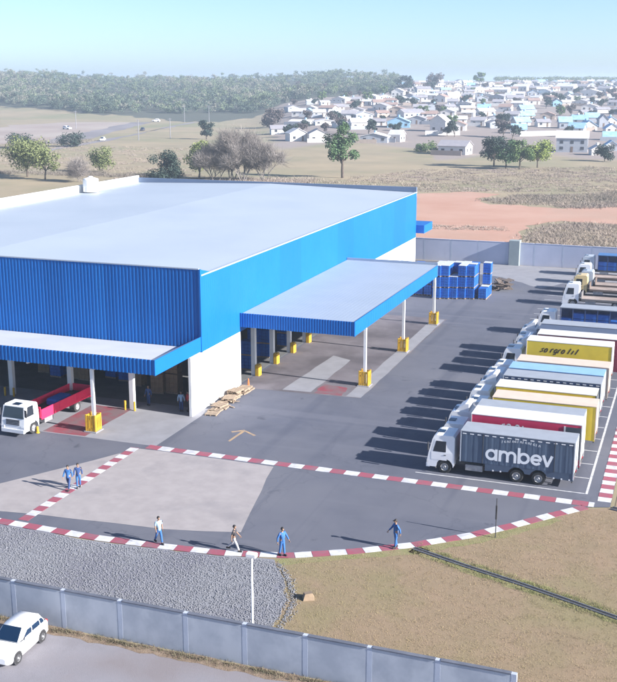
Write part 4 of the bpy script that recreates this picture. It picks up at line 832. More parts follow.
def person(label, loc, rz, stride, shirt, trousers, long=True, cap=None, armsw=None, armout=.12, ht=1.76, group=None):
    """one walking or standing figure facing +x; stride in radians of thigh swing"""
    t = thing('person', label, 'person', loc, rz, group); k = ht/1.76
    sw = armsw if armsw is not None else stride*.9
    def leg(s, a):
        hip = Vector((0, s*.095, .93)); kn = hip+Vector((math.sin(a)*.44, 0, -math.cos(a)*.44)); b = a-abs(stride)*(.9 if a < 0 else .25)
        an = kn+Vector((math.sin(b)*.42, 0, -math.cos(b)*.42)); return hip, kn, an
    legs = {s: leg(s, stride*s) for s in (-1, 1)}
    low = min(l[2].z for l in legs.values()); dz = .075-low
    def arm(s, a):
        sh = Vector((0, s*.185, 1.43)); el = sh+Vector((math.sin(a)*.27, s*armout*.6, -math.cos(a)*.27)); b = a+.35
        wr = el+Vector((math.sin(b)*.25, s*armout*.15, -math.cos(b)*.25)); hd = wr+Vector((math.sin(b+.1)*.08, 0, -math.cos(b+.1)*.08)); return sh, el, wr, hd
    arms = {s: arm(s, -sw*s) for s in (-1, 1)}
    up = lambda p: ((p[0])*k, p[1]*k, (p[2]+dz)*k)
    V_ = [(0,0,.95),(0,0,1.14),(.01,0,1.34),(0,0,1.47),(.015,0,1.56)]; E_ = [(0,1),(1,2),(2,3),(3,4)]; r_ = [(.15,.11),(.13,.10),(.155,.11),(.06,.06),(.055,.055)]
    for s in (-1, 1):
        n = len(V_); V_ += [legs[s][0], legs[s][1], legs[s][2], legs[s][2]+Vector((.13, 0, -.035))]; E_ += [(0, n), (n, n+1), (n+1, n+2), (n+2, n+3)]; r_ += [.085, .058, .04, .035]
        n = len(V_); V_ += list(arms[s]); E_ += [(2, n), (n, n+1), (n+1, n+2), (n+2, n+3)]; r_ += [.055, .043, .03, .036]
    v, f = skin([up(p) for p in V_], E_, [tuple(q*k for q in a) if isinstance(a, tuple) else a*k for a in r_])
    b = MB(); b.add(v, f)
    for s in (-1, 1):                                  # fingers: short bent chains rooted in the palm
        hd = arms[s][3]
        for i, (o_, l_) in enumerate(((-.024,.075),(-.008,.085),(.008,.08),(.022,.062),(-.03,.055))):
            p0 = hd+Vector((o_ if i < 4 else .03, 0, -.01)); q = Vector((.012 if i < 4 else .045, -s*.012, -l_*.55)); p2 = p0+q+Vector((.006, -s*.028, -l_*.4))
            b.tube([up(p0), up(p0+q), up(p2)], [.0095*k, .0085*k, .007*k], 5)
    # head with brow, nose and chin
    hv = []; hf = []; nu, nv = 12, 9
    for j in range(nv+1):
        ph = math.pi*j/nv
        for i in range(nu):
            th = 2*math.pi*i/nu; x = math.cos(th)*math.sin(ph); y = math.sin(th)*math.sin(ph); z = math.cos(ph)
            X = x*.098; Y = y*.076*(1-.18*max(0, -z)); Z = z*.118
            if x > .8 and -.35 < z < .1: X += .022
            if x > .4 and z < -.6: X += .012
            hv.append(up((.025+X, Y, 1.665+Z)))
    for j in range(nv):
        for i in range(nu): a = j*nu+i; c = j*nu+(i+1) % nu; hf.append((a, a+nu, c+nu, c))
    b.add(hv, hf); body = smooth(b.build('body', SKINM, t))
    for s in (-1, 1):
        MB().lathe([(0,-.012),(.011,-.006),(.011,.006),(0,.012)], (0,0,0), 6).build('eye', HAIR, body, up((.116, s*.032, 1.675)))
    c = MB(); hv2 = []
    for j in range(6):
        ph = math.pi*.56*j/5
        for i in range(nu):
            th = 2*math.pi*i/nu; q = 1.12 if math.cos(th) < .3 or j < 4 else .9
            hv2.append(up((.018+math.cos(th)*math.sin(ph)*.105*q, math.sin(th)*math.sin(ph)*.084*q, 1.672+math.cos(ph)*.128)))
    c.add(hv2, [(j*nu+i, (j+1)*nu+i, (j+1)*nu+(i+1) % nu, j*nu+(i+1) % nu) for j in range(5) for i in range(nu)])
    if cap: c.add([up(p) for p in ((.10,-.07,1.715),(.21,-.05,1.70),(.21,.05,1.70),(.10,.07,1.715))], [(0,1,2,3)])
    smooth(c.build('cap' if cap else 'hair', cap or HAIR, t))
    # shirt
    V_ = [(0,0,.84),(0,0,.96),(0,0,1.14),(.01,0,1.34),(0,0,1.47)]; E_ = [(0,1),(1,2),(2,3),(3,4)]; r_ = [(.172,.132),(.172,.132),(.16,.125),(.175,.128),(.085,.085)]
    for s in (-1, 1):
        n = len(V_); a = arms[s]; end = a[2] if long else a[0].lerp(a[1], .85)
        V_ += [a[0], a[1] if long else a[0].lerp(a[1], .5), end]; E_ += [(3, n), (n, n+1), (n+1, n+2)]; r_ += [.076, .062, .05 if long else .064]
    v, f = skin([up(p) for p in V_], E_, [tuple(q*k for q in a) if isinstance(a, tuple) else a*k for a in r_]); b = MB(); b.add(v, f); smooth(b.build('shirt', shirt, t))
    V_ = [(0,0,1.04),(0,0,.90)]; E_ = [(0,1)]; r_ = [(.162,.122),(.165,.125)]
    for s in (-1, 1):
        n = len(V_); l = legs[s]; V_ += [l[0]-Vector((0,0,.06)), l[1], l[2]+Vector((0,0,.02))]; E_ += [(1, n), (n, n+1), (n+1, n+2)]; r_ += [.098, .075, .062]
    v, f = skin([up(p) for p in V_], E_, [tuple(q*k for q in a) if isinstance(a, tuple) else a*k for a in r_]); b = MB(); b.add(v, f); smooth(b.build('trousers', trousers, t))
    for s in (-1, 1):
        a = Vector(up(legs[s][2])); b = MB(); b.cbox(a.x-.07, a.y-.045, a.z-.075*k, a.x+.19, a.y+.045, a.z+.03, .025); b.build('boot', SHOE, t)
    return t
CB = mat('blue_uniform', (.03,.13,.36), (.025,.10,.30), 8); CN = mat('navy_uniform', (.02,.05,.15), (.025,.06,.18), 8); CLB = mat('pale_blue_shirt', (.30,.42,.55), (.26,.38,.5), 8)
CDK = mat('charcoal_shirt', (.035,.033,.04), (.05,.045,.05), 8); CPW = mat('pale_trousers', (.5,.5,.5), (.42,.42,.43), 8); CRD = mat('red_shirt', (.4,.05,.05), None)
person('person in navy uniform, left of the pair walking on the painted walkway', (-38.45, 57.75, .014), R(-80), .32, CB, CN)
person('person in blue uniform, right of the pair walking on the painted walkway', (-38.02, 58.3, .014), R(-60), -.14, CN, CB, ht=1.74, armsw=.3)
person('person in pale blue shirt and blue trousers on the band above the gravel', (-28.62, 52.15, .014), R(-35), .30, CLB, CB, long=False)
person('person in charcoal shirt and pale trousers left of the lamp pole top', (-23.95, 52.75, .014), R(10), -.42, CDK, CPW, long=False, ht=1.68)
person('person in blue uniform on the band just right of the lamp pole top', (-21.08, 53.15, .014), R(-25), .12, CB, CB, armsw=-.25, armout=.2)
person('person in blue uniform on the band by the start of the drain', (-15.15, 56.45, .014), R(-140), .10, CB, CB, cap=HAIR, ht=1.80, armsw=.5)
GI = 'people in the shade of the front dock'
person('person in pale shirt standing in the dock shade by the white wall', (-39.2, 76.1, .012), R(-60), .05, CLB, CN, group=GI)
person('person in red shirt standing in the dock shade by the white wall', (-38.65, 76.35, .012), R(-120), .06, CRD, CDK, group=GI)
person('person in navy uniform standing behind the white pillar of the front dock', (-42.6, 76.7, .012), R(-90), .08, CN, CN, group=GI)

# ------------------------------------------------------------------ houses of the town
HM = dict(w=(mat('house_white_wall', (.70,.68,.66), (.62,.60,.58), .8), mat('house_white_roof', (.62,.61,.62), (.54,.53,.55), .5)),
          g=(mat('house_grey_wall', (.36,.38,.42), (.31,.33,.37), .8), mat('house_grey_roof', (.27,.26,.29), (.33,.31,.33), .5)),
          b=(mat('house_blue_wall', (.24,.42,.56), (.21,.37,.50), .8), mat('house_blue_roof', (.22,.40,.60), (.34,.52,.70), .5)),
          t=(mat('house_tan_wall', (.45,.36,.30), (.38,.31,.26), .8), mat('house_tile_roof', (.28,.19,.165), (.34,.24,.205), .5)))
WN = {'w': 'white', 'g': 'grey', 'b': 'light blue', 't': 'tan'}; RN = {'w': 'white', 'g': 'grey', 'b': 'light blue', 't': 'brown tiled'}
SPECIAL = {14: 'long low grey walled building with white roof right of the lone green tree', 16: 'light blue house standing out left of the big white gable house', 17: 'big white gabled house taller than its neighbours in the middle of the town',
           31: 'low white building with dark openings at the foot of the town by the field', 39: 'lowest of three blue roofed houses behind the row of field trees', 40: 'middle of three blue roofed houses behind the row of field trees', 41: 'highest of three blue roofed houses behind the row of field trees',
           50: 'large grey walled building with white roof at the town front on the right', 52: 'lowest blue roofed house at the right edge of the photo', 56: 'small white house at the town front by the right edge'}
WIN = mat('house_window', (.05,.055,.07), None, rough=.2); DOOR = mat('house_door', (.16,.11,.08), None)
hr = random.Random(5)
def house(i, x, y, w_, h_, st):
    s = x*U0+y*U1; z = float(hz(x, y))
    near = 'at the front of' if s < 520 else ('in the middle of' if s < 760 else 'high in')
    a_ = (x*U1-y*U0)/s; lr = 'left end' if a_ < .045 else 'left half' if a_ < .11 else 'middle' if a_ < .18 else 'right half' if a_ < .235 else 'right end'
    lab = SPECIAL.get(i) or '%s %s house with %s roof %s the town, %s' % ('wide' if w_ > 10.5 else 'small' if w_ < 7.5 else 'middling', WN[st[0]], RN[st[1]], near, lr)
    rz = math.atan2(-x, y)+R(hr.uniform(-26, 26))
    t = thing('house', lab, 'house', (x, y, z+.05), rz, 'houses of the hillside town')
    d = max(6.0, min(12, w_*hr.uniform(.7, 1.0))); hw = w_/2; wm, rm = HM[st[0]][0], HM[st[1]][1]
    rise = min(h_*(.36 if st[1] != 'b' else .55), 2.4 if i != 17 else 5); e = h_-rise
    # gable ridge either across or along the front
    if i in (17, 1, 2) or hr.random() < .35:
        MB().prism([(-hw, -.6), (hw, -.6), (hw, e), (0, h_-.05), (-hw, e)], 0, d, 'y').build('wall', wm, t)
        o = .45; q = MB()
        for sg in (-1, 1):
            q.prism([(0, h_), (sg*(hw+o), e-rise*o/hw), (sg*(hw+o), e-rise*o/hw+.16), (0, h_+.18)][::-1 if sg < 0 else 1], -o, d+o, 'y')
        q.build('roof', rm, t)
    else:
        MB().prism([(0, -.6), (d, -.6), (d, e), (d/2, h_-.05), (0, e)], -hw, hw, 'x').build('wall', wm, t)
        o = .45; q = MB(); k = rise*o/(d/2)
        q.prism([(-o, e-k), (d/2, h_), (d/2, h_+.18), (-o, e-k+.16)], -hw-o, hw+o, 'x'); q.prism([(d/2, h_), (d+o, e-k), (d+o, e-k+.16), (d/2, h_+.18)], -hw-o, hw+o, 'x')
        q.build('roof', rm, t)
    zz = min(e*.85, 2.1); n = max(1, min(4, int(w_/3.2)))
    for j in range(n):
        u = -hw+w_*(j+.5)/n
        if j == n//2: MB().box(u-.45, -.05, 0, u+.45, .05, zz).build('door', DOOR, t)
        else:
            wn = MB().box(u-.65, -.05, zz*.45, u+.65, .04, zz).build('window', WIN, t); MB().box(u-.75, -.10, zz*.45-.10, u+.75, .03, zz*.45-.005).build('sill', wm, wn)
    for j in range(2):
        v_ = d*(j+.5)/2; wn = MB().box(hw-.04, v_-.6, zz*.45, hw+.05, v_+.6, zz).build('window', WIN, t)
    if h_ > 7 and i != 17:
        for j in range(n): u = -hw+w_*(j+.5)/n; MB().box(u-.6, -.05, 3.2, u+.6, .04, min(4.4, e-.3)).build('window', WIN, t)
    if hr.random() < .45 and s < 1000:                 # yard wall before the house
        L_ = w_*hr.uniform(.7, 1.3); MB().box(-hw-1.5, -4.2, -.5, -hw-1.5+L_, -4.0, 1.7).build('yard_wall', hr.choice((HM['w'][0], HM['g'][0], HM['t'][0])), t)
    if hr.random() < .35:
        u = hr.uniform(-.5, .5)*hw; MB().lathe([(0, 0), (.55, 0), (.7, .75), (.6, .9), (0, .98)], (u, d*.5, h_+.1), 10).build('water_tank', hr.choice((HM['b'][1], HM['w'][0])), t)
for i, hh in enumerate(HOUSES): house(i, *hh)
# garden walls along the front of the town
for i, (x0, y0, x1, y1) in enumerate(((-82, 517, -62, 533), (-126, 508, -110, 513))):
    L = math.hypot(x1-x0, y1-y0); z = float(hz((x0+x1)/2, (y0+y1)/2))
    g = thing('garden_wall', ['long pale garden wall behind the row of field trees', 'low pale wall in front of the big white gabled house'][i], 'wall', (x0, y0, z-.3), math.atan2(y1-y0, x1-x0))
    for k in range(6): MB().box(L*k/6+.02, 0, 0, L*(k+1)/6-.02, .2, 2.4).build('panel', HM['w'][0], g)
    MB().box(0, -.03, 2.401, L, .23, 2.5).build('coping', HM['g'][0], g)

# ------------------------------------------------------------------ trees
def leaf_quads(C, Rr, n, size, seed, flat=.8):
    """n small quads spread through ellipsoidal clumps; C centres (k,3), Rr radii (k,)"""
    g = np.random.default_rng(seed); C = np.asarray(C, float); Rr = np.asarray(Rr, float); k = len(C)
    p = Rr**2; idx = g.choice(k, n, p=p/p.sum())
    d = g.normal(size=(n, 3)); d /= np.linalg.norm(d, axis=1)[:, None]; rad_ = g.random(n)**.45
    P = C[idx]+d*(Rr[idx]*rad_)[:, None]*np.array([1, 1, flat])
    a = g.normal(size=(n, 3)); a /= np.linalg.norm(a, axis=1)[:, None]; b_ = np.cross(a, d+g.normal(size=(n, 3))*.6); b_ /= np.linalg.norm(b_, axis=1)[:, None]+1e-9
    sz = size*g.uniform(.6, 1.3, n)[:, None]; a *= sz; b_ *= sz*.6
    V_ = np.stack([P-a, P-b_*.9, P+a, P+b_], 1).reshape(-1, 3); return V_, np.arange(4*n).reshape(-1, 4)
def tree(name, label, x, y, h, wid, leaf, n, size, seed, trunk=.3, kind='round', group=None, clumps=None):
    r = random.Random(seed); z = float(hz(x, y)); t = thing(name, label, 'tree', (x, y, z), 0, group)
    th = h*trunk; b = MB(); lean = Vector((r.uniform(-.05, .05)*h, r.uniform(-.05, .05)*h, 0)); top = Vector((0, 0, th))+lean*.5
    b.tube([(0, 0, -.2), tuple(top*.5+Vector((r.uniform(-.1, .1), 0, 0))), tuple(top)], [h*.032, h*.026, h*.02], 7)
    C = []; Rr = []; kc = clumps or 16
    for i in range(kc):
        an = r.uniform(0, 6.283); q = r.random()**.6
        if kind == 'flat': zz = th+(h-th)*(.55+.40*(1-q*q)*r.random()+.05); rr = wid*.5*q*.85; cr = wid*.15*r.uniform(.8, 1.3)
        elif kind == 'tall': zz = th+(h-th)*r.uniform(.08, .95); rr = wid*.5*q*(.45+.75*math.sin(math.pi*min(1, max(0, (zz-th)/(h-th)*.9+.1)))); cr = wid*.20*r.uniform(.7, 1.2)
        else: zz = th+(h-th)*r.uniform(.1, .85); rr = wid*.5*q*.75; cr = wid*.18*r.uniform(.7, 1.35)
        c = Vector((rr*math.cos(an), rr*math.sin(an), zz)); C.append(tuple(c)); Rr.append(cr)
        if i < 9:
            mid = top.lerp(c, .5)+Vector((0, 0, .04*h)); b.tube([tuple(top*r.uniform(.75, 1)), tuple(mid), tuple(c)], [h*.014, h*.009, h*.004], 5)
    b.build('trunk', M['bark'], t)
    V_, F_ = leaf_quads(C, Rr, n, size, seed); inst('crown', fast_mesh('crown', V_, F_, M[leaf]), t); return t
def bare_tree(label, x, y, h, wid, seed, group=None, dens=1.0):
    r = random.Random(seed); t = thing('bare_tree', label, 'tree', (x, y, float(hz(x, y))), 0, group); b = MB(); tw = []
    def grow(p, d, l, rad_, lev):
        e = p+d*l; b.cyl(p, e, rad_, rad_*.65, 5 if lev < 2 else 3, caps=False)
        if lev >= 4: tw.append((e, d)); return
        for k in range(r.choice((3, 3, 4))):
            nd = (d+Vector((r.uniform(-1, 1)*wid/h*1.1, r.uniform(-1, 1)*wid/h*1.1, r.uniform(-.15, .5)))*.75).normalized(); grow(p+d*l*r.uniform(.55, 1), nd, l*r.uniform(.6, .85), rad_*.6, lev+1)
    for k in range(5): grow(Vector((r.uniform(-.9, .9), r.uniform(-.9, .9), -.2)), Vector((r.uniform(-.55, .55), r.uniform(-.55, .55), 1)).normalized(), h*r.uniform(.15, .26), h*.008, 0)
    b.build('trunk', M['twig'], t)
    g = np.random.default_rng(seed); P = np.array([tuple(e) for e, d in tw]); D = np.array([tuple(d) for e, d in tw]); m_ = int(7*dens); n = len(P)*m_
    P = np.repeat(P, m_, 0)+g.normal(size=(n, 3))*.5; D = np.repeat(D, m_, 0)+g.normal(size=(n, 3))*.6; S = g.normal(size=(n, 3))*.016; l = g.uniform(.6, 1.7, n)[:, None]
    V_ = np.stack([P-S, P+S, P+D*l], 1).reshape(-1, 3); inst('twigs', fast_mesh('twigs', V_, np.arange(3*n).reshape(-1, 3), M['twig']), t); return t
GF = 'trees standing in the dry field'
tree('field_tree', 'broad green tree with flat spreading crown at the left edge of the field', -181.6, 261, 10.6, 15, 'leaf_olive', 5200, .30, 1, .26, 'round', GF, 30)
tree('field_tree', 'smaller pale green tree beside the broad tree at the left edge', -172, 255.5, 8.4, 9, 'leaf_olive', 2400, .28, 2, .30, 'round', GF, 18)
bare_tree('leafless brown tree right of the two green trees at the left', -159, 253, 9.5, 13, 3, GF, 1.6)
tree('field_tree', 'olive tree with low flat crown above the water tank', -169.7, 281, 7.2, 11, 'leaf_olive', 2600, .28, 4, .22, 'round', GF, 20)
tree('field_tree', 'dark blue green bushy tree at the roof corner', -135.2, 257, 8.4, 10.5, 'leaf_dark', 4200, .28, 5, .1, 'round', GF, 20)
tree('field_tree', 'yellow green bushy tree right of the dark tree', -133.8, 275, 10.8, 9, 'leaf_lime', 3400, .28, 6, .12, 'round', GF, 18)
tree('field_tree', 'low dark bush at the far left edge beside the bare earth', -262, 372, 5.5, 13, 'leaf_dark', 1600, .35, 51, .1, 'round', GF, 12)
tree('field_tree', 'low dark bush on the bare earth above the broad green tree', -248, 388, 5.5, 12, 'leaf_dark', 1500, .35, 52, .1, 'round', GF, 12)
tree('field_tree', 'dark tree by the far end of the country road', -219, 459, 9.5, 8.5, 'leaf_dark', 1500, .4, 7, .1, 'round', GF, 14)
for i, (x, y, h_, w_) in enumerate(((-124.0, 265, 17, 13), (-120, 267, 22, 16), (-116, 266, 21, 15), (-112, 270, 16, 13))):
    bare_tree(['low leafless grey tree left of the tallest one behind the warehouse roof', 'tallest leafless grey tree behind the warehouse roof', 'second tallest leafless grey tree, right of the tallest', 'rightmost leafless grey tree behind the warehouse roof', 'smallest leafless grey tree at the left of the thicket'][i], x, y, h_, w_, 20+i, 'leafless thicket behind the roof', 5)
tree('field_tree', 'dark purplish tree at the left end of the town', -231, 571, 11.5, 15, 'leaf_purple', 3000, .5, 8, .1, 'round', GF, 20)
tree('field_tree', 'lone upright green tree behind the middle of the warehouse roof', -95.3, 288.7, 15.2, 8.5, 'leaf_tree', 3600, .32, 9, .30, 'tall', GF, 22)
GR = 'row of trees between the red soil and the town'
tree('field_tree', 'leftmost dark green tree of the row in front of the town', -62.5, 344.4, 9.6, 10.5, 'leaf_dark', 3400, .3, 10, .26, 'round', GR, 20)
tree('field_tree', 'second tree from the left in the row in front of the town', -57.2, 336, 9.0, 9, 'leaf_tree', 2800, .3, 11, .28, 'round', GR, 18)
tree('field_tree', 'third tree from the left in the row in front of the town', -52.9, 336, 9.6, 9, 'leaf_green', 2800, .3, 12, .28, 'round', GR, 18)
tree('field_tree', 'rightmost and brightest green tree of the row in front of the town', -48.6, 344.4, 9.0, 10.5, 'leaf_lime', 3200, .3, 13, .26, 'round', GR, 20)
tree('field_tree', 'low dark tree at the right edge in front of the tall blue building', -31, 380, 5.5, 9, 'leaf_dark', 1800, .3, 14, .12, 'round', GF, 14)
for i, (x, y, h_, w_) in enumerate(((-97, 405, 3.6, 9), (-103, 409, 3.2, 7))):
    tree('field_tree', 'low green bush left of the low white building with dark openings', x, y, h_, w_, 'leaf_green', 900, .3, 40+i, .08, 'round', 'low bushes at the town front', 10)
tree('skyline_tree', 'dark round tree on the skyline at the left end of the hilltop houses', -265, 986, 15, 19, 'leaf_dark', 1600, .8, 15, .15, 'round', 'skyline trees', 14)
tree('skyline_tree', 'broad brownish tree on the skyline right of the dark round tree', -264, 1091, 15, 21, 'leaf_purple', 1600, .8, 16, .15, 'round', 'skyline trees', 14)
tree('skyline_tree', 'small lone tree on the skyline above the middle of the town', -225, 1138, 15, 13, 'leaf_green', 1100, .8, 17, .4, 'round', 'skyline trees', 10)
tr = random.Random(77); protos = {}
placed = 0
while placed < 110:
    s = tr.uniform(500, 1150); a = tr.uniform(-.02, .30); x, y = st2xy(s, a)
    if any(abs(x-h[0]) < h[2]*.7+4 and abs(y-h[1]) < 14 for h in HOUSES): continue
    lf = tr.choice(('leaf_dark', 'leaf_green', 'leaf_dark', 'leaf_purple'))
    lab = {'leaf_dark': 'dark green tree among the houses', 'leaf_green': 'mid green tree among the houses', 'leaf_purple': 'brownish tree among the houses'}[lf]+' '+('low' if s < 640 else 'halfway up' if s < 860 else 'high')+' in the '+('left' if a < .08 else 'middle' if a < .18 else 'right')+' of the town'
    if lf not in protos:
        protos[lf] = o = tree('town_tree', lab, x, y, 6.0, 7.0, lf, 700, .45, 90+len(protos), .15, 'round', 'trees among the houses', 10)
    else:
        o = copy_tree(protos[lf]); o['label'] = lab; o.location = (x, y, float(hz(x, y))); q = tr.uniform(.7, 1.35); o.scale = (q, q, q*tr.uniform(.8, 1.1)); o.rotation_euler.z = tr.uniform(0, 6)
    placed += 1
# the wood on the ridge: one mass
g = np.random.default_rng(3); Cs = [[], [], []]; Rs = [[], [], []]
tries = 0
while sum(map(len, Rs)) < 10500 and tries < 80000:
    tries += 1; a = g.uniform(-.34, .085); s = 820+(g.random()**1.25)*730; wf = wood_front(a)
    if s < wf: continue
    x, y = st2xy(s, a); hh = g.uniform(4.5, 10.5)*(1.15 if s < wf+40 else 1)
    if g.random() < .04: hh *= 1.35
    f1 = math.sin(x*.031+1)*math.sin(y*.023)+.6*math.sin(x*.083+y*.061); f2 = math.sin(x*.021+y*.017)+.7*math.sin(x*.06-y*.045+2)
    if f1 < -.55 and g.random() < .6: continue
    hh *= 1+.22*f1
    z = float(hz(x, y)); rr = g.uniform(1.8, 4.6)*(1+.15*f2); k = 2 if f2 > .85 and g.random() < .7 else 1 if f2 < -.7 and g.random() < .7 else int(g.choice(3, p=(.5, .28, .22) if s > wf+35 else (.3, .6, .1)))
    for q in range(3):
        Cs[k].append((x+g.normal()*rr*.45, y+g.normal()*rr*.45, z+hh-rr*(.55+.35*q*g.random()))); Rs[k].append(rr*g.uniform(.45, .75))
    if s < wf+60 or g.random() < .25: Cs[1].append((x+g.uniform(-1, 1), y+g.uniform(-1, 1), z+hh*.35)); Rs[1].append(rr*.7)
for k in range(240):                                   # thin line of trees on the far right skyline
    a = g.uniform(.17, .29); s = g.uniform(1360, 1480); x, y = st2xy(s, a); rr = g.uniform(2, 4); Cs[0].append((x, y, float(hz(x, y))+g.uniform(2, 5))); Rs[0].append(rr)
VV = []; FF = []; MI = []; off = 0
for k in range(3):
    nq = int(46*len(Rs[k])); V_, F_ = leaf_quads(Cs[k], Rs[k], nq, .5, 4+k, .8); VV.append(V_); FF.append(F_+off); MI += [k]*nq; off += len(V_)
o = inst('woodland', fast_mesh('woodland', np.concatenate(VV), np.concatenate(FF), [M['leaf_forest'], M['leaf_forest_dark'], M['leaf_forest_grey']], MI)); tag(o, 'grey green wood covering the ridge behind the field', 'woodland', kind='stuff')

# ------------------------------------------------------------------ scrub, dry grass, gravel stones, weeds
def blades(P, n, hgt, wid, seed, spread, lean=.45):
    """n thin blades round each point of P (k,3)"""
    g = np.random.default_rng(seed); k = len(P)*n; B = np.repeat(np.asarray(P, float), n, 0); B[:, :2] += g.normal(size=(k, 2))*np.repeat(np.atleast_1d(spread), n if np.ndim(spread) else 1)[:, None] if np.ndim(spread) else g.normal(size=(k, 2))*spread
    H_ = hgt*g.uniform(.4, 1.2, k)[:, None]; th = g.uniform(0, 6.283, k); w_ = np.stack([np.cos(th), np.sin(th), th*0], 1)*wid; ln = np.stack([g.normal(size=k)*lean, g.normal(size=k)*lean, np.ones(k)], 1)*H_
    V_ = np.stack([B-w_, B+w_, B+ln], 1).reshape(-1, 3); return V_, np.arange(3*k).reshape(-1, 3)
def scatter(poly, n, seed):
    r = random.Random(seed); xs = [p[0] for p in poly]; ys = [p[1] for p in poly]; out = []
    while len(out) < n:
        x = r.uniform(min(xs), max(xs)); y = r.uniform(min(ys), max(ys))
        if inpoly(x, y, poly): out.append((x, y, 0))
    return out
SCA = [(-46.4,244.6),(-40.4,258.9),(-29.1,263.4),(-19.0,274.3),(-9.0,278.9),(-7.7,244.9),(-16.5,241.4),(-24.7,234.7),(-32.8,238.8),(-41.6,238.4)]
SCB = [(-28.3,187.9),(-27.8,204.1),(-22.0,210.9),(-14.1,210.5),(-6.3,210.9),(-5.1,180.9),(-11.7,178.6),(-20.8,177.8),(-27.0,180.0)]
SCC = [(-100,266),(-82,324),(-25,355),(-11,344),(-9,281),(-46,264),(-65,259)]
def shrub_mass(name, label, poly, n, leaf, hgt, seed, size):
    P = scatter(poly, n, seed); r = random.Random(seed); VV = []; FF = []; off = 0
    for b_ in range(4):                                # four sizes of clump, each a spray of thin stems
        q = hgt*(.2+.17*b_); V_, F_ = blades(P[b_::4], 46, q, .03+.01*b_, seed+b_, .25+q*1.5, .95); VV.append(V_); FF.append(F_+off); off += len(V_)
    V_ = np.concatenate(VV); F_ = np.concatenate(FF)
    tag(inst(name, fast_mesh(name, V_, F_, M[leaf])), label, 'scrub', kind='stuff')
shrub_mass('dark_scrub', 'dark scrub patch across the red soil', SCA, 300, 'scrub_dark', 1.0, 1, .3)
shrub_mass('straw_scrub', 'straw coloured scrub mixed over the far red soil patch', SCA, 420, 'scrub', .8, 2, .3)
shrub_mass('wall_scrub', 'straw coloured scrub behind the rear wall on the right', SCB, 620, 'scrub', .75, 3, .25)
shrub_mass('field_scrub', 'low dry scrub over the field before the town', SCC, 1500, 'scrub', .55, 4, .32)
shrub_mass('field_dark_scrub', 'sparse darker bushes over the field before the town', SCC, 90, 'scrub_dark', 1.1, 5, .3)
shrub_mass('red_soil_tufts', 'few straw tufts lying on the bare red soil', [(-46,192),(-33,196),(-34,201),(-47,198)], 60, 'scrub', .35, 6, .2)
LF = [(-230,300),(-150,262),(-140,300),(-200,400),(-255,390)]
shrub_mass('left_field_scrub', 'low dry scrub over the field on the left', LF, 520, 'scrub', .7, 7, .35)
shrub_mass('left_hedge', 'dark scrubby hedge behind the trees at the left', [(-205,266),(-200,274),(-140,282),(-140,270)], 240, 'scrub_dark', 1.3, 8, .35)
shrub_mass('thicket', 'brownish thicket at the foot of the leafless trees', [(-134,258),(-132,272),(-100,280),(-99,266)], 380, 'scrub', 1.5, 9, .3)
shrub_mass('far_left_bushes', 'dark bushes beside the country road at the far left', [(-270,372),(-300,440),(-262,430),(-248,395)], 60, 'scrub_dark', 2.6, 10, .55)
M['blade'] = mat('dry_grass_blade', (.34,.26,.15), (.28,.21,.12), 1.1, 6, .95, c3=(.25,.22,.11), scale3=.13)
lawn_poly = [(-18.6,42.1),(10,42.1),(10,60),(-3.2,66.5),(-5.2,66.2),(-7,64.1),(-9.3,61.4),(-11.6,59),(-14.3,56.6),(-17.3,54.5),(-20.4,52.7),(-19.8,50.3),(-18.4,48)]
V_, F_ = blades(scatter(lawn_poly, 15000, 5), 6, .055, .008, 6, .09)
tag(inst('dry_grass', fast_mesh('dry_grass', V_, F_, M['blade'])), 'short dry grass of the lawn', 'grass', kind='stuff')
M['blade_green'] = mat('green_grass_blade', (.19,.21,.075), (.24,.22,.11), 1.1, 6, .95)
P = []
for (x0, y0), (x1, y1) in zip(DR, DR[1:]):
    for k in range(230):
        t = rng.random(); sg = rng.choice((-1, 1)); P.append((x0+(x1-x0)*t+rng.uniform(-.1, .1), y0+(y1-y0)*t+sg*(.32+abs(rng.gauss(0, .22))), 0))
V_, F_ = blades(P, 6, .10, .010, 7, .09); tag(inst('drain_grass', fast_mesh('drain_grass', V_, F_, M['blade_green'])), 'greener grass along the trench drain', 'grass', kind='stuff')
P = [(rng.uniform(-60, 8), 41.32-abs(rng.gauss(0, .14)), 0) for k in range(1500)]
P = [p for p in P if rng.random() < .35+.65*(math.sin(p[0]*1.7)*.5+.5)]
V_, F_ = blades(P, 8, .15, .014, 8, .10); tag(inst('wall_weeds', fast_mesh('wall_weeds', V_, F_, mat('weed', (.15,.12,.08), (.11,.105,.06), 2))), 'weeds growing along the foot of the bottom wall', 'weeds', kind='stuff')
P = [(rng.uniform(-18.5, 8), 42.1+abs(rng.gauss(0, .5)), 0) for k in range(1500)]
V_, F_ = blades(P, 8, .34, .016, 9, .12); tag(inst('fence_line_grass', fast_mesh('fence_line_grass', V_, F_, mat('tall_straw', (.30,.21,.13), (.22,.14,.09), 1.2))), 'taller straw grass behind the bottom wall', 'grass', kind='stuff')
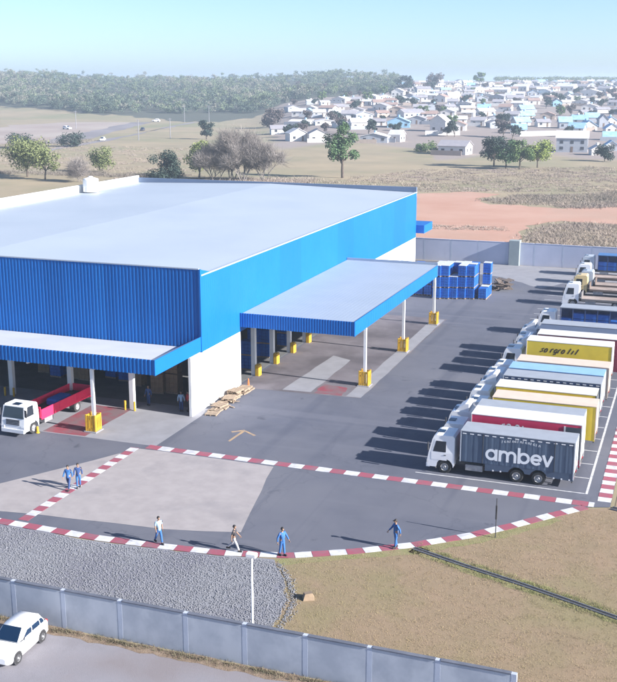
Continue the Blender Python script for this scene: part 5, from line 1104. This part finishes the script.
# gravel stones: squashed octahedra
g = np.random.default_rng(9); gp = [(-62,42.1),(-19.0,42.1),(-18.4,46),(-18.7,48.2),(-19.8,50.3),(-21.2,52.3),(-24.6,51.75),(-28.7,51.3),(-32.7,51.05),(-38.9,51.15),(-47,51.35),(-62,51.7)]
edge = [(-18.5,42.2),(-18.3,46),(-18.6,48.2),(-19.7,50.3),(-21.1,52.2)]; strays = []
for k in range(900):
    (x0, y0), (x1, y1) = edge[k % 4], edge[k % 4+1]; q = rng.random(); strays.append((x0+(x1-x0)*q+abs(rng.gauss(0, .22)), y0+(y1-y0)*q+rng.gauss(0, .1), 0))
P = np.array([p for p in scatter(gp, 60000, 10) if p[0] > -44]+strays); n = len(P); S = g.uniform(.016, .044, n)
base = np.array([(1,0,0),(0,1,0),(-1,0,0),(0,-1,0),(0,0,.8),(0,0,-.8)], float)
V_ = (base[None]*S[:, None, None]*g.uniform(.7, 1.3, (n, 6, 1))); th = g.uniform(0, 6.28, n); c, s_ = np.cos(th), np.sin(th)
V2 = V_.copy(); V2[..., 0] = V_[..., 0]*c[:, None]-V_[..., 1]*s_[:, None]; V2[..., 1] = V_[..., 0]*s_[:, None]+V_[..., 1]*c[:, None]
V2 += P[:, None, :]+np.stack([np.zeros(n), np.zeros(n), S*.4], 1)[:, None, :]
fb = np.array([(0,1,4),(1,2,4),(2,3,4),(3,0,4),(1,0,5),(2,1,5),(3,2,5),(0,3,5)])
F_ = (fb[None]+6*np.arange(n)[:, None, None]).reshape(-1, 3)
o = inst('gravel_stones', fast_mesh('gravel_stones', V2.reshape(-1, 3), F_, [mat('stone_light', (.235,.24,.265), (.195,.20,.225), 2), mat('stone_dark', (.155,.16,.18), (.18,.185,.205), 2)], np.repeat((g.random(n) < .42).astype(int), 8)))
tag(o, 'blue grey crushed stone between the yard and the bottom wall', 'gravel', kind='stuff')
# utility poles along the country road
for i, (x, y, h_) in enumerate(((-338, 536, 10), (-244.5, 440, 9.5), (-239, 461, 9.5), (-321, 640, 11), (-306, 646, 11))):
    p = thing('utility_pole', ['pale utility pole left of the country road', 'pale utility pole right of the country road, left one of two', 'pale utility pole right of the country road, right one of two', 'distant utility pole before the wood, left one of two', 'distant utility pole before the wood, right one of two'][i], 'pole', (x, y, float(hz(x, y))), R(20))
    MB().tube([(0, 0, -.2), (0, 0, h_)], [.2, .13], 8).build('pole', M['lightconc'], p); MB().box(-1.0, -.07, h_-.6, 1.0, .07, h_-.42).build('cross_arm', M['lightconc'], p)

# ------------------------------------------------------------------ air
hb = MB(); hb.box(-12500, -12500, -2, 12500, 12500, 50)
m = bpy.data.materials.new('haze_air'); m.use_nodes = True; N = m.node_tree.nodes; N.remove(N['Principled BSDF'])
pv = N.new('ShaderNodeVolumePrincipled'); pv.inputs['Color'].default_value = (.70, .84, 1.0, 1); pv.inputs['Density'].default_value = HAZE; pv.inputs['Anisotropy'].default_value = .2
m.node_tree.links.new(pv.outputs[0], N['Material Output'].inputs['Volume'])
if HAZE: tag(hb.build('haze', m), kind='stuff')
